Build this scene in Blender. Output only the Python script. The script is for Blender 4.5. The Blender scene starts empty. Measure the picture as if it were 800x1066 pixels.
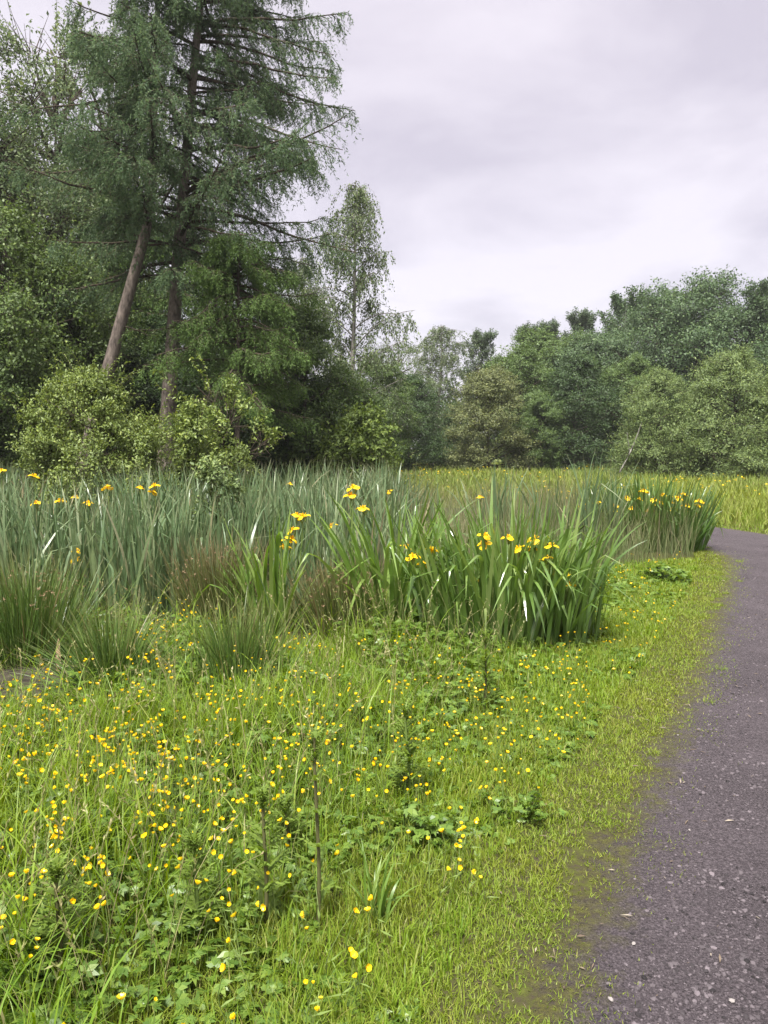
import bpy, math, random
import numpy as np
from mathutils import Vector

SC = bpy.context.scene
COL = SC.collection
rng = np.random.default_rng(7)
PI = math.pi
R = math.radians

# ------------------------------------------------------------------ camera, sky, sun, exposure
EYE, PITCH, FPX = 1.6, R(5.0), 770.0
cam = bpy.data.cameras.new('camera')
cam.sensor_fit = 'VERTICAL'; cam.sensor_height = 36.0; cam.lens = 36.0*FPX/1066.0
cam.clip_start = 0.05; cam.clip_end = 2000
camo = bpy.data.objects.new('camera', cam); COL.objects.link(camo)
camo.location = (0, 0, EYE); camo.rotation_euler = (PI/2-PITCH, 0, 0)
SC.camera = camo

SUN_EL, SUN_AZ = R(62), R(200)       # azimuth measured clockwise from +Y
w = bpy.data.worlds.new('World'); SC.world = w; w.use_nodes = True
nt = w.node_tree; nt.nodes.clear(); N = nt.nodes.new; Lk = nt.links.new
out = N('ShaderNodeOutputWorld'); bg = N('ShaderNodeBackground'); bg.inputs[1].default_value = 0.1
sky = N('ShaderNodeTexSky'); sky.sky_type = 'NISHITA'; sky.sun_disc = False
sky.sun_elevation = SUN_EL; sky.sun_rotation = SUN_AZ
tc = N('ShaderNodeTexCoord'); sep = N('ShaderNodeSeparateXYZ'); Lk(tc.outputs['Generated'], sep.inputs[0])
def wmath(op, a, b=None):
    n = N('ShaderNodeMath'); n.operation = op
    for i, v in enumerate((a, b)):
        if v is None: continue
        if isinstance(v, (int, float)): n.inputs[i].default_value = v
        else: Lk(v, n.inputs[i])
    return n.outputs[0]
zc = wmath('ADD', wmath('MAXIMUM', sep.outputs[2], 0.0), 0.22)
cmb = N('ShaderNodeCombineXYZ'); Lk(wmath('DIVIDE', sep.outputs[0], zc), cmb.inputs[0]); Lk(wmath('DIVIDE', sep.outputs[1], zc), cmb.inputs[1])
cn = N('ShaderNodeTexNoise'); cn.inputs['Scale'].default_value = 1.5; cn.inputs['Detail'].default_value = 8; cn.inputs['Roughness'].default_value = 0.56
cn.inputs['Distortion'].default_value = 0.35
mp = N('ShaderNodeMapping'); mp.inputs['Location'].default_value = (3.1, 1.45, 0.0); Lk(cmb.outputs[0], mp.inputs[0]); Lk(mp.outputs[0], cn.inputs['Vector'])
cr = N('ShaderNodeValToRGB'); Lk(cn.outputs[0], cr.inputs[0])
CLOUD = 1.63
cr.color_ramp.elements[0].position = 0.36; cr.color_ramp.elements[0].color = (0.73, 0.660, 0.742, 1)
cr.color_ramp.elements[1].position = 0.60; cr.color_ramp.elements[1].color = (1.0, 0.922, 0.988, 1)
# cloud layer is thinner, so brighter, towards the zenith (as overcast skies are)
zr = N('ShaderNodeMapRange'); zr.inputs[1].default_value = 0.5; zr.inputs[2].default_value = 1.0; zr.inputs[3].default_value = CLOUD; zr.inputs[4].default_value = CLOUD*2.1
Lk(sep.outputs[2], zr.inputs[0])
vm = N('ShaderNodeVectorMath'); vm.operation = 'SCALE'; Lk(cr.outputs[0], vm.inputs[0]); Lk(zr.outputs[0], vm.inputs['Scale'])
mx = N('ShaderNodeMix'); mx.data_type = 'RGBA'; mx.inputs[0].default_value = 0.94
Lk(sky.outputs[0], mx.inputs[6]); Lk(vm.outputs[0], mx.inputs[7]); Lk(mx.outputs[2], bg.inputs[0]); Lk(bg.outputs[0], out.inputs[0])

sl = bpy.data.lights.new('sun', 'SUN'); sl.energy = 1.9; sl.angle = R(14); sl.color = (1.0, 0.965, 0.90)
so = bpy.data.objects.new('sun', sl); COL.objects.link(so)
sd = Vector((math.sin(SUN_AZ)*math.cos(SUN_EL), math.cos(SUN_AZ)*math.cos(SUN_EL), math.sin(SUN_EL)))
so.rotation_euler = sd.to_track_quat('Z', 'Y').to_euler(); so.location = (0, 0, 30)

SC.view_settings.view_transform = 'Standard'; SC.view_settings.look = 'None'
SC.view_settings.exposure = 2.5; SC.view_settings.gamma = 1.0; SC.view_settings.use_curve_mapping = False
cy = SC.cycles
cy.max_bounces = 6; cy.diffuse_bounces = 3; cy.glossy_bounces = 1; cy.transmission_bounces = 4; cy.transparent_max_bounces = 4
cy.caustics_reflective = False; cy.caustics_refractive = False
cy.use_denoising = True

# ------------------------------------------------------------------ pixel helpers (photo is 800 x 1066)
CP, SP = math.cos(PITCH), math.sin(PITCH)
def ray(px, py):
    a = (px-400.0)/FPX; b = -(py-533.0)/FPX
    return np.array([a, CP + b*SP, -SP + b*CP])
def at(px, py, Y):
    r = ray(px, py); k = Y/r[1]; return np.array([r[0]*k, Y, EYE + r[2]*k])
def gnd(px, py, z=0.0):
    r = ray(px, py); k = (z-EYE)/r[2]; return np.array([r[0]*k, r[1]*k, z])

# ------------------------------------------------------------------ numpy noise
def _h(ix, iy, s):
    n = (ix.astype(np.int64)*374761393 + iy.astype(np.int64)*668265263 + s*1442695041) & 0x7fffffff
    n = ((n ^ (n >> 13))*1274126177) & 0x7fffffff
    return ((n ^ (n >> 16)) & 0xffff)/65535.0
def vnoise(x, y, s=0):
    x = np.asarray(x, float); y = np.asarray(y, float)
    ix = np.floor(x); iy = np.floor(y); fx = x-ix; fy = y-iy
    fx = fx*fx*(3-2*fx); fy = fy*fy*(3-2*fy)
    a = _h(ix, iy, s); b = _h(ix+1, iy, s); c = _h(ix, iy+1, s); d = _h(ix+1, iy+1, s)
    return (a*(1-fx)+b*fx)*(1-fy) + (c*(1-fx)+d*fx)*fy
def fbm(x, y, s=0, o=4):
    v = 0; a = 0.5
    for k in range(o):
        v = v + a*vnoise(np.asarray(x)*2**k, np.asarray(y)*2**k, s+k*17); a *= 0.5
    return v/(1-0.5**o)
def sstep(a, b, x):
    t = np.clip((np.asarray(x, float)-a)/(b-a), 0, 1); return t*t*(3-2*t)

# ------------------------------------------------------------------ mesh accumulation
class Acc:
    def __init__(s): s.V = []; s.F = []; s.M = []; s.A = []; s.n = 0
    def add(s, V, F, mat=0, t=None):
        V = np.asarray(V, np.float32).reshape(-1, 3); F = np.asarray(F, np.int64)
        if len(V) == 0 or len(F) == 0: return
        s.V.append(V); s.F.append(F + s.n); s.M.append(np.full(len(F), mat, np.int32))
        s.A.append(np.zeros(len(V), np.float32) if t is None else np.asarray(t, np.float32).reshape(-1))
        s.n += len(V)
    def build(s, name, mats, parent=None, smooth=True, link=True):
        me = bpy.data.meshes.new(name)
        V = np.concatenate(s.V); me.vertices.add(len(V)); me.vertices.foreach_set('co', V.ravel())
        nl = sum(f.size for f in s.F); me.loops.add(nl)
        me.loops.foreach_set('vertex_index', np.concatenate([f.ravel() for f in s.F]).astype(np.int32))
        tot = np.concatenate([np.full(len(f), f.shape[1], np.int32) for f in s.F])
        me.polygons.add(len(tot)); st = np.concatenate([[0], np.cumsum(tot)[:-1]]).astype(np.int32)
        me.polygons.foreach_set('loop_start', st)
        me.polygons.foreach_set('material_index', np.concatenate(s.M))
        me.polygons.foreach_set('use_smooth', np.full(len(tot), smooth))
        at_ = me.attributes.new('t', 'FLOAT', 'POINT'); at_.data.foreach_set('value', np.concatenate(s.A))
        for m in (mats if isinstance(mats, (list, tuple)) else [mats]): me.materials.append(m)
        me.update(calc_edges=True); me.validate()
        if not link: return me
        return link_obj(name, me, parent)
def link_obj(name, data, parent=None):
    o = bpy.data.objects.new(name, data); COL.objects.link(o)
    if parent is not None: o.parent = parent
    return o
def norm(v): return v/np.maximum(np.linalg.norm(v, axis=-1, keepdims=True), 1e-9)
def unit(n, r=rng): return norm(r.normal(size=(n, 3)))

def blades(acc, P, az, L, W, lean, curl, n=4, r=rng, mat=0, brk=None, s0=None, prof=1.0, face=0.35, base_w=0.8):
    """ribbons growing from P: lean = starting tilt, curl = extra tilt at the tip, brk = sharp fold at s0"""
    K = len(P)
    if K == 0: return
    bc = lambda v: np.broadcast_to(np.asarray(v, float), (K,))
    az, L, W, lean, curl = map(bc, (az, L, W, lean, curl))
    s = np.linspace(0, 1, n+1)
    sm = (s[1:]+s[:-1])/2
    th = lean[:, None] + curl[:, None]*sm[None]**1.7
    if brk is not None: th = th + bc(brk)[:, None]*sstep(-0.07, 0.07, sm[None]-bc(s0)[:, None])
    ds = L[:, None]/n
    hx = np.concatenate([np.zeros((K, 1)), np.cumsum(np.sin(th)*ds, 1)], 1)
    hz = np.concatenate([np.zeros((K, 1)), np.cumsum(np.cos(th)*ds, 1)], 1)
    dx, dy = np.cos(az), np.sin(az)
    C = np.stack([P[:, 0, None]+hx*dx[:, None], P[:, 1, None]+hx*dy[:, None], P[:, 2, None]+hz], -1)
    fa = az + PI/2 + r.normal(0, face, K)
    side = np.stack([np.cos(fa), np.sin(fa), np.zeros(K)], -1)
    wp = np.clip(1-s**(2.2*prof), 0.04, 1)*(base_w+(1-base_w)*np.minimum(1, s*4))
    hw = (W[:, None]*wp[None]*0.5)[..., None]*side[:, None, :]
    V = np.stack([C-hw, C+hw], 2).reshape(K, -1, 3)
    i = np.arange(n)*2
    f = np.stack([i, i+1, i+3, i+2], -1)
    F = (f[None]+(np.arange(K)*(2*(n+1)))[:, None, None]).reshape(-1, 4)
    T = np.broadcast_to(np.repeat(s, 2)[None], (K, 2*(n+1)))
    acc.add(V.reshape(-1, 3), F, mat, T)

def leaves(acc, P, D, Nn, L, W, mat=0, fold=0.12, fine=False):
    K = len(P)
    if K == 0: return
    L = np.broadcast_to(L, (K,))[:, None]; W = np.broadcast_to(W, (K,))[:, None]
    D = norm(D); S = norm(np.cross(D, Nn)); U = np.cross(S, D)
    if not fine:
        V = np.stack([P, P+D*L*0.42-S*W*0.5+U*W*fold, P+D*L-U*L*0.1, P+D*L*0.42+S*W*0.5+U*W*fold], 1)
        F = np.arange(K)[:, None]*4+np.array([[0, 3, 2, 1]])
        T = np.tile([0, .5, 1, .5], K)
    else:
        V = np.stack([P, P+D*L*0.3-S*W*0.47+U*W*fold, P+D*L*0.68-S*W*0.36+U*W*fold*0.5, P+D*L-U*L*0.14,
                      P+D*L*0.68+S*W*0.36+U*W*fold*0.5, P+D*L*0.3+S*W*0.47+U*W*fold], 1)
        b = np.arange(K)[:, None]*6
        F = np.concatenate([b+np.array([[0, 3, 2, 1]]), b+np.array([[0, 5, 4, 3]])])
        T = np.tile([0, .3, .7, 1, .7, .3], K)
    acc.add(V.reshape(-1, 3), F, mat, T)

def tubes(acc, pts, r0, r1, sides=4, mat=0, rad=None):
    """pts (K,n,3); radii run from r0 to r1"""
    pts = np.asarray(pts, float)
    if pts.ndim == 2: pts = pts[None]
    K, n, _ = pts.shape
    if K == 0: return
    tg = norm(np.gradient(pts, axis=1))
    ref = np.where(np.abs(tg[..., 2:3]) > 0.9, np.array([1., 0, 0]), np.array([0, 0, 1.]))
    a = norm(np.cross(tg, ref)); b = np.cross(tg, a)
    s = np.linspace(0, 1, n)
    rr = (np.broadcast_to(r0, (K,))[:, None]*(1-s)+np.broadcast_to(r1, (K,))[:, None]*s) if rad is None else np.broadcast_to(rad, (K, n))
    ph = np.arange(sides)*2*PI/sides
    V = pts[:, :, None]+rr[..., None, None]*(np.cos(ph)[:, None]*a[:, :, None]+np.sin(ph)[:, None]*b[:, :, None])
    i = np.arange(n-1)[:, None]*sides; j = np.arange(sides)[None]; j2 = (j+1) % sides
    f = np.stack([i+j, i+j2, i+sides+j2, i+sides+j], -1).reshape(-1, 4)
    F = (f[None]+(np.arange(K)*n*sides)[:, None, None]).reshape(-1, 4)
    acc.add(V.reshape(-1, 3), F, mat, np.broadcast_to(np.repeat(s, sides)[None], (K, n*sides)))

def strands(P, D, L, grav, n=6, up=0.0):
    """curves from P along D bending down by grav (and back up near the end by up)"""
    K = len(P); L = np.broadcast_to(L, (K,)); grav = np.broadcast_to(grav, (K,))
    pts = [P]; p = P
    for i in range(1, n):
        s = i/(n-1)
        d = D + np.array([0, 0, -1.])*(grav[:, None]*s) + np.array([0, 0, 1.])*(up*max(0, s-0.55)*2)
        p = p+norm(d)*(L[:, None]/(n-1)); pts.append(p)
    return np.stack(pts, 1)
def along(pts, u):
    n = pts.shape[1]; x = np.clip(u, 0, 0.9999)*(n-1); i = x.astype(int); f = (x-i)[..., None]
    k = np.arange(len(pts)).reshape(-1, *([1]*(u.ndim-1)))
    k = np.broadcast_to(k, u.shape)
    a = pts[k, i]; b = pts[k, np.minimum(i+1, n-1)]
    return a*(1-f)+b*f, norm(b-a)

# ------------------------------------------------------------------ materials
def mat_new(name):
    m = bpy.data.materials.new(name); m.use_nodes = True; t = m.node_tree; t.nodes.clear()
    return m, t, t.nodes.new, t.links.new
def leaf_mat(name, cols, trans=0.3, rough=0.5, spec=0.3, tip=None, base=None, tcol=None, patch=None, tip_at=0.8):
    """cols: list of (pos, rgb); colour drawn per leaf. tip / base: colour at the ends of a blade."""
    m, t, N, L = mat_new(name)
    o = N('ShaderNodeOutputMaterial'); p = N('ShaderNodeBsdfPrincipled'); tr = N('ShaderNodeBsdfTranslucent'); mxs = N('ShaderNodeMixShader')
    g = N('ShaderNodeNewGeometry'); r = N('ShaderNodeValToRGB'); L(g.outputs['Random Per Island'], r.inputs[0])
    el = r.color_ramp.elements
    while len(el) < len(cols): el.new(0.5)
    for e, (ps, c) in zip(el, cols): e.position = ps; e.color = (*c, 1)
    col = r.outputs[0]
    if patch:      # broad natural colour patches over the ground
        tcn = N('ShaderNodeTexCoord'); nz = N('ShaderNodeTexNoise'); nz.inputs['Scale'].default_value = patch[0]; nz.inputs['Detail'].default_value = 3
        L(tcn.outputs['Object'], nz.inputs['Vector'])
        rm = N('ShaderNodeMapRange'); rm.inputs[1].default_value = 0.4; rm.inputs[2].default_value = 0.62; L(nz.outputs[0], rm.inputs[0])
        ml = N('ShaderNodeMath'); ml.operation = 'MULTIPLY'; ml.inputs[1].default_value = patch[2]; L(rm.outputs[0], ml.inputs[0])
        mm = N('ShaderNodeMix'); mm.data_type = 'RGBA'; L(ml.outputs[0], mm.inputs[0]); L(col, mm.inputs[6]); mm.inputs[7].default_value = (*patch[1], 1); col = mm.outputs[2]
    if tip or base:
        a = N('ShaderNodeAttribute'); a.attribute_name = 't'
        for c, lo, hi in ((base, 0.35, 0.0), (tip, tip_at, 1.0)):
            if not c: continue
            rm = N('ShaderNodeMapRange'); rm.inputs[1].default_value = lo; rm.inputs[2].default_value = hi; L(a.outputs['Fac'], rm.inputs[0])
            mm = N('ShaderNodeMix'); mm.data_type = 'RGBA'; L(rm.outputs[0], mm.inputs[0]); L(col, mm.inputs[6]); mm.inputs[7].default_value = (*c, 1); col = mm.outputs[2]
    L(col, p.inputs['Base Color']); p.inputs['Roughness'].default_value = rough; p.inputs['Specular IOR Level'].default_value = spec
    hs = N('ShaderNodeHueSaturation'); hs.inputs['Saturation'].default_value = 1.15; hs.inputs['Value'].default_value = 1.25; hs.inputs['Hue'].default_value = 0.49; L(col, hs.inputs['Color']); L(hs.outputs[0], tr.inputs[0])
    mxs.inputs[0].default_value = trans; L(p.outputs[0], mxs.inputs[1]); L(tr.outputs[0], mxs.inputs[2]); L(mxs.outputs[0], o.inputs[0])
    return m
def bark_mat(name, c0, c1, scale=(14, 14, 2.5), bump=0.6):
    m, t, N, L = mat_new(name)
    o = N('ShaderNodeOutputMaterial'); p = N('ShaderNodeBsdfPrincipled'); p.inputs['Roughness'].default_value = 0.9; p.inputs['Specular IOR Level'].default_value = 0.15
    tcn = N('ShaderNodeTexCoord'); mp = N('ShaderNodeMapping'); mp.inputs['Scale'].default_value = scale; L(tcn.outputs['Object'], mp.inputs[0])
    nz = N('ShaderNodeTexNoise'); nz.inputs['Scale'].default_value = 1; nz.inputs['Detail'].default_value = 6; nz.inputs['Roughness'].default_value = 0.65; L(mp.outputs[0], nz.inputs['Vector'])
    r = N('ShaderNodeValToRGB'); r.color_ramp.elements[0].position = 0.35; r.color_ramp.elements[1].position = 0.68
    r.color_ramp.elements[0].color = (*c0, 1); r.color_ramp.elements[1].color = (*c1, 1); L(nz.outputs[0], r.inputs[0]); L(r.outputs[0], p.inputs['Base Color'])
    b = N('ShaderNodeBump'); b.inputs['Strength'].default_value = bump; b.inputs['Distance'].default_value = 0.03; L(nz.outputs[0], b.inputs['Height']); L(b.outputs[0], p.inputs['Normal'])
    L(p.outputs[0], o.inputs[0]); return m

M = {}
M['bark'] = bark_mat('bark', (0.035, 0.028, 0.022), (0.13, 0.105, 0.085))
M['larch_bark'] = bark_mat('larch_bark', (0.07, 0.058, 0.05), (0.25, 0.205, 0.175), (16, 16, 6))
M['pale_bark'] = bark_mat('pale_bark', (0.06, 0.055, 0.05), (0.32, 0.30, 0.27))
M['twig'] = bark_mat('twig', (0.03, 0.024, 0.018), (0.09, 0.07, 0.05))
M['larch'] = leaf_mat('larch_needles', [(0, (0.070, 0.118, 0.062)), (0.5, (0.098, 0.154, 0.076)), (1, (0.135, 0.19, 0.084))], 0.42, 0.6, 0.2)
M['young_larch'] = leaf_mat('young_larch_needles', [(0, (0.07, 0.125, 0.035)), (0.6, (0.10, 0.165, 0.045)), (1, (0.13, 0.20, 0.05))], 0.3, 0.6, 0.2)
def leafset(n, c, k=0.35, tr=0.3, rough=0.5, spec=0.3):
    c = np.array(c); return leaf_mat(n, [(0, tuple(c*(1-k))), (0.5, tuple(c)), (0.9, tuple(c*(1+k)*np.array([1.08, 1, .9]))), (1, tuple(c*(1+1.6*k)*np.array([1.15, 1, .8])))], tr, rough, spec)
M['dark'] = leafset('dark_leaves', (0.052, 0.092, 0.034))
M['mid'] = leafset('mid_leaves', (0.092, 0.148, 0.046))
M['oak'] = leafset('oak_leaves', (0.082, 0.135, 0.060))
M['fresh'] = leafset('fresh_leaves', (0.098, 0.150, 0.046))
M['willow'] = leafset('willow_leaves', (0.15, 0.212, 0.078))
M['olive'] = leafset('olive_leaves', (0.138, 0.165, 0.068))
M['grey'] = leafset('grey_leaves', (0.09, 0.132, 0.072))
M['birch'] = leafset('birch_leaves', (0.11, 0.155, 0.07))
M['elder'] = leafset('elder_leaves', (0.162, 0.222, 0.06), 0.3, 0.3, 0.45, 0.35)
M['lime'] = leafset('lime_leaves', (0.125, 0.185, 0.042))
M['grass'] = leaf_mat('meadow_grass', [(0, (0.09, 0.175, 0.015)), (0.45, (0.15, 0.255, 0.022)), (0.85, (0.21, 0.305, 0.032)), (0.94, (0.26, 0.31, 0.07)), (1, (0.36, 0.33, 0.16))], 0.38, 0.45, 0.35, patch=(0.9, (0.215, 0.295, 0.024), 0.55))
M['verge'] = leaf_mat('verge_grass', [(0, (0.125, 0.20, 0.02)), (0.5, (0.18, 0.26, 0.028)), (0.9, (0.235, 0.30, 0.042)), (1, (0.36, 0.32, 0.12))], 0.38, 0.5, 0.3, patch=(1.6, (0.235, 0.26, 0.035), 0.5))
M['far_grass'] = leaf_mat('far_grass', [(0, (0.115, 0.175, 0.042)), (0.5, (0.165, 0.222, 0.052)), (0.88, (0.215, 0.24, 0.085)), (1, (0.27, 0.215, 0.14))], 0.35, 0.7, 0.15, patch=(0.15, (0.245, 0.28, 0.045), 0.6))
M['herb'] = leaf_mat('herb_leaves', [(0, (0.07, 0.135, 0.022)), (0.5, (0.115, 0.195, 0.03)), (1, (0.17, 0.25, 0.04))], 0.35, 0.4, 0.4)
M['reed'] = leaf_mat('reed_leaves', [(0, (0.080, 0.130, 0.054)), (0.5, (0.118, 0.182, 0.082)), (0.85, (0.175, 0.23, 0.105)), (0.95, (0.23, 0.27, 0.15)), (1, (0.31, 0.26, 0.15))], 0.28, 0.36, 0.5, tip=(0.17, 0.16, 0.08), tip_at=0.9)
M['sedge'] = leaf_mat('sedge_leaves', [(0, (0.12, 0.155, 0.06)), (0.6, (0.17, 0.205, 0.085)), (0.85, (0.21, 0.215, 0.105)), (1, (0.23, 0.17, 0.12))], 0.25, 0.55, 0.25, tip=(0.19, 0.145, 0.085), tip_at=0.6)
M['rush'] = leaf_mat('rush_stems', [(0, (0.055, 0.105, 0.022)), (0.6, (0.09, 0.155, 0.032)), (0.92, (0.14, 0.20, 0.05)), (1, (0.2, 0.15, 0.075))], 0.15, 0.35, 0.5, tip=(0.14, 0.125, 0.045), tip_at=0.72)
M['brown_rush'] = leaf_mat('brown_rush_stems', [(0, (0.07, 0.105, 0.026)), (0.6, (0.11, 0.14, 0.04)), (0.9, (0.15, 0.15, 0.055)), (1, (0.19, 0.135, 0.07))], 0.15, 0.4, 0.4, tip=(0.17, 0.12, 0.06), tip_at=0.6)
M['iris'] = leaf_mat('iris_leaves', [(0, (0.085, 0.155, 0.034)), (0.5, (0.13, 0.22, 0.046)), (0.86, (0.18, 0.27, 0.068)), (1, (0.26, 0.33, 0.12))], 0.34, 0.27, 0.8, base=(0.10, 0.16, 0.05))
M['bright_iris'] = leaf_mat('bright_iris_leaves', [(0, (0.10, 0.18, 0.032)), (0.6, (0.15, 0.25, 0.045)), (1, (0.22, 0.31, 0.08))], 0.35, 0.36, 0.45, base=(0.14, 0.20, 0.05))
M['dead'] = leaf_mat('dead_leaves', [(0, (0.22, 0.14, 0.08)), (1, (0.38, 0.27, 0.17))], 0.2, 0.7, 0.15)
M['petal'] = leaf_mat('buttercup_petals', [(0, (0.80, 0.55, 0.006)), (1, (0.86, 0.66, 0.02))], 0.25, 0.3, 0.5)
M['iris_petal'] = leaf_mat('iris_petals', [(0, (0.78, 0.47, 0.005)), (1, (0.86, 0.62, 0.012))], 0.3, 0.5, 0.3)
M['stem'] = leaf_mat('flower_stems', [(0, (0.10, 0.17, 0.035)), (1, (0.17, 0.22, 0.06))], 0.1, 0.5, 0.3)
M['thistle_stem'] = leaf_mat('thistle_stem', [(0, (0.075, 0.085, 0.03)), (1, (0.10, 0.09, 0.04))], 0.0, 0.6, 0.3)
M['thistle'] = leaf_mat('thistle_leaves', [(0, (0.13, 0.205, 0.035)), (1, (0.19, 0.265, 0.05))], 0.4, 0.5, 0.3)

def ground_mat():
    m, t, N, L = mat_new('ground')
    o = N('ShaderNodeOutputMaterial'); p = N('ShaderNodeBsdfPrincipled'); p.inputs['Roughness'].default_value = 0.95; p.inputs['Specular IOR Level'].default_value = 0.1
    tcn = N('ShaderNodeTexCoord')
    def noise(s, d=5, r=0.6):
        n = N('ShaderNodeTexNoise'); n.inputs['Scale'].default_value = s; n.inputs['Detail'].default_value = d; n.inputs['Roughness'].default_value = r; L(tcn.outputs['Object'], n.inputs['Vector']); return n.outputs[0]
    r = N('ShaderNodeValToRGB'); e = r.color_ramp.elements
    e[0].position = 0.35; e[0].color = (0.05, 0.04, 0.028, 1); e[1].position = 0.72; e[1].color = (0.085, 0.10, 0.02, 1)  # soil and moss tones, painted darker to deepen contact shade between blades
    x = e.new(0.52); x.color = (0.055, 0.058, 0.018, 1)
    L(noise(26, 7, 0.7), r.inputs[0])
    far = N('ShaderNodeAttribute'); far.attribute_name = 't'
    mm = N('ShaderNodeMix'); mm.data_type = 'RGBA'; L(far.outputs['Fac'], mm.inputs[0]); L(r.outputs[0], mm.inputs[6])
    r2 = N('ShaderNodeValToRGB'); r2.color_ramp.elements[0].color = (0.11, 0.15, 0.045, 1); r2.color_ramp.elements[1].color = (0.20, 0.22, 0.06, 1); r2.color_ramp.elements[0].position = 0.35; r2.color_ramp.elements[1].position = 0.65
    L(noise(0.35, 6), r2.inputs[0]); L(r2.outputs[0], mm.inputs[7]); L(mm.outputs[2], p.inputs['Base Color'])
    b = N('ShaderNodeBump'); b.inputs['Strength'].default_value = 0.7; b.inputs['Distance'].default_value = 0.02; L(noise(38, 5, 0.7), b.inputs['Height']); L(b.outputs[0], p.inputs['Normal'])
    L(p.outputs[0], o.inputs[0]); return m
def path_mat():
    m, t, N, L = mat_new('path')
    o = N('ShaderNodeOutputMaterial'); p = N('ShaderNodeBsdfPrincipled'); p.inputs['Roughness'].default_value = 0.85; p.inputs['Specular IOR Level'].default_value = 0.25
    tcn = N('ShaderNodeTexCoord')
    def noise(s, d=5, r=0.6):
        n = N('ShaderNodeTexNoise'); n.inputs['Scale'].default_value = s; n.inputs['Detail'].default_value = d; n.inputs['Roughness'].default_value = r; L(tcn.outputs['Object'], n.inputs['Vector']); return n.outputs[0]
    def ramp(src, *st):
        r = N('ShaderNodeValToRGB'); e = r.color_ramp.elements
        while len(e) < len(st): e.new(0.5)
        for q, (ps, c) in zip(e, st): q.position = ps; q.color = (*c, 1)
        L(src, r.inputs[0]); return r.outputs[0]
    def mix(f, a, b):
        q = N('ShaderNodeMix'); q.data_type = 'RGBA'; L(f, q.inputs[0]); L(a, q.inputs[6])
        if isinstance(b, tuple): q.inputs[7].default_value = (*b, 1)
        else: L(b, q.inputs[7])
        return q.outputs[2]
    grit = ramp(noise(115, 6, 0.75), (0.36, (0.012, 0.010, 0.011)), (0.5, (0.064, 0.053, 0.058)), (0.66, (0.175, 0.148, 0.16)))
    vo = N('ShaderNodeTexVoronoi'); vo.inputs['Scale'].default_value = 70; L(tcn.outputs['Object'], vo.inputs['Vector'])
    vr = N('ShaderNodeMapRange'); vr.inputs[1].default_value = 0.15; vr.inputs[2].default_value = 0.55; L(vo.outputs['Distance'], vr.inputs[0])
    big = ramp(noise(1.7, 5), (0.33, (0.034, 0.0275, 0.030)), (0.5, (0.068, 0.056, 0.061)), (0.67, (0.112, 0.093, 0.102)))
    base = N('ShaderNodeMix'); base.data_type = 'RGBA'; base.inputs[0].default_value = 0.72; L(big, base.inputs[6]); L(grit, base.inputs[7])
    col = base.outputs[2]
    # moss and soil creeping in from the edges
    a = N('ShaderNodeAttribute'); a.attribute_name = 't'
    ad = N('ShaderNodeMath'); ad.operation = 'ADD'; L(a.outputs['Fac'], ad.inputs[0])
    sn = N('ShaderNodeMath'); sn.operation = 'MULTIPLY_ADD'; sn.inputs[1].default_value = 1.5; sn.inputs[2].default_value = -0.75; L(noise(9, 7, 0.7), sn.inputs[0]); L(sn.outputs[0], ad.inputs[1])
    rm = N('ShaderNodeMapRange'); rm.inputs[1].default_value = 0.35; rm.inputs[2].default_value = 0.95; L(ad.outputs[0], rm.inputs[0])
    moss = ramp(noise(30, 5, 0.7), (0.35, (0.05, 0.04, 0.028)), (0.55, (0.085, 0.082, 0.022)), (0.75, (0.13, 0.14, 0.025)))
    col = mix(rm.outputs[0], col, moss)
    L(col, p.inputs['Base Color'])
    b = N('ShaderNodeBump'); b.inputs['Strength'].default_value = 0.8; b.inputs['Distance'].default_value = 0.022; L(noise(130, 5, 0.8), b.inputs['Height'])
    b2 = N('ShaderNodeBump'); b2.inputs['Strength'].default_value = 0.5; b2.inputs['Distance'].default_value = 0.012; b2.invert = True; L(vr.outputs[0], b2.inputs['Height']); L(b.outputs[0], b2.inputs['Normal'])
    L(b2.outputs[0], p.inputs['Normal']); L(p.outputs[0], o.inputs[0]); return m
def stone_mat(name, c, k=0.5):
    m, t, N, L = mat_new(name)
    o = N('ShaderNodeOutputMaterial'); p = N('ShaderNodeBsdfPrincipled'); p.inputs['Roughness'].default_value = 0.8; p.inputs['Specular IOR Level'].default_value = 0.3
    g = N('ShaderNodeNewGeometry'); r = N('ShaderNodeValToRGB'); L(g.outputs['Random Per Island'], r.inputs[0]); c = np.array(c)
    e = r.color_ramp.elements; e[0].color = (*(c*(1-k)), 1); e[1].color = (*(c*(1+k)), 1); e[1].position = 0.9; x = e.new(1.0); x.color = (*(c*(1+1.5*k)), 1)
    L(r.outputs[0], p.inputs['Base Color']); L(p.outputs[0], o.inputs[0]); return m
M['ground'] = ground_mat(); M['path'] = path_mat()
M['gravel'] = stone_mat('gravel', (0.060, 0.051, 0.055), 0.85); M['white_stone'] = stone_mat('white_stone', (0.22, 0.2, 0.19), 0.15)
M['mud'] = bark_mat('mud', (0.022, 0.019, 0.014), (0.075, 0.066, 0.046), (9, 9, 9), 0.5)

# ------------------------------------------------------------------ object bookkeeping
def tag(o, label=None, cat=None, group=None, kind=None):
    if label: o['label'] = label
    if cat: o['category'] = cat
    if group: o['group'] = group
    if kind: o['kind'] = kind
    return o
def thing(name, label, cat, loc=(0, 0, 0), rz=0.0, group=None, scale=1.0):
    o = bpy.data.objects.new(name, None); COL.objects.link(o); o.empty_display_size = 0.2
    o.location = tuple(float(v) for v in loc); o.rotation_euler = (0, 0, rz)
    o.scale = scale if isinstance(scale, tuple) else (scale,)*3
    return tag(o, label, cat, group)

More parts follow.
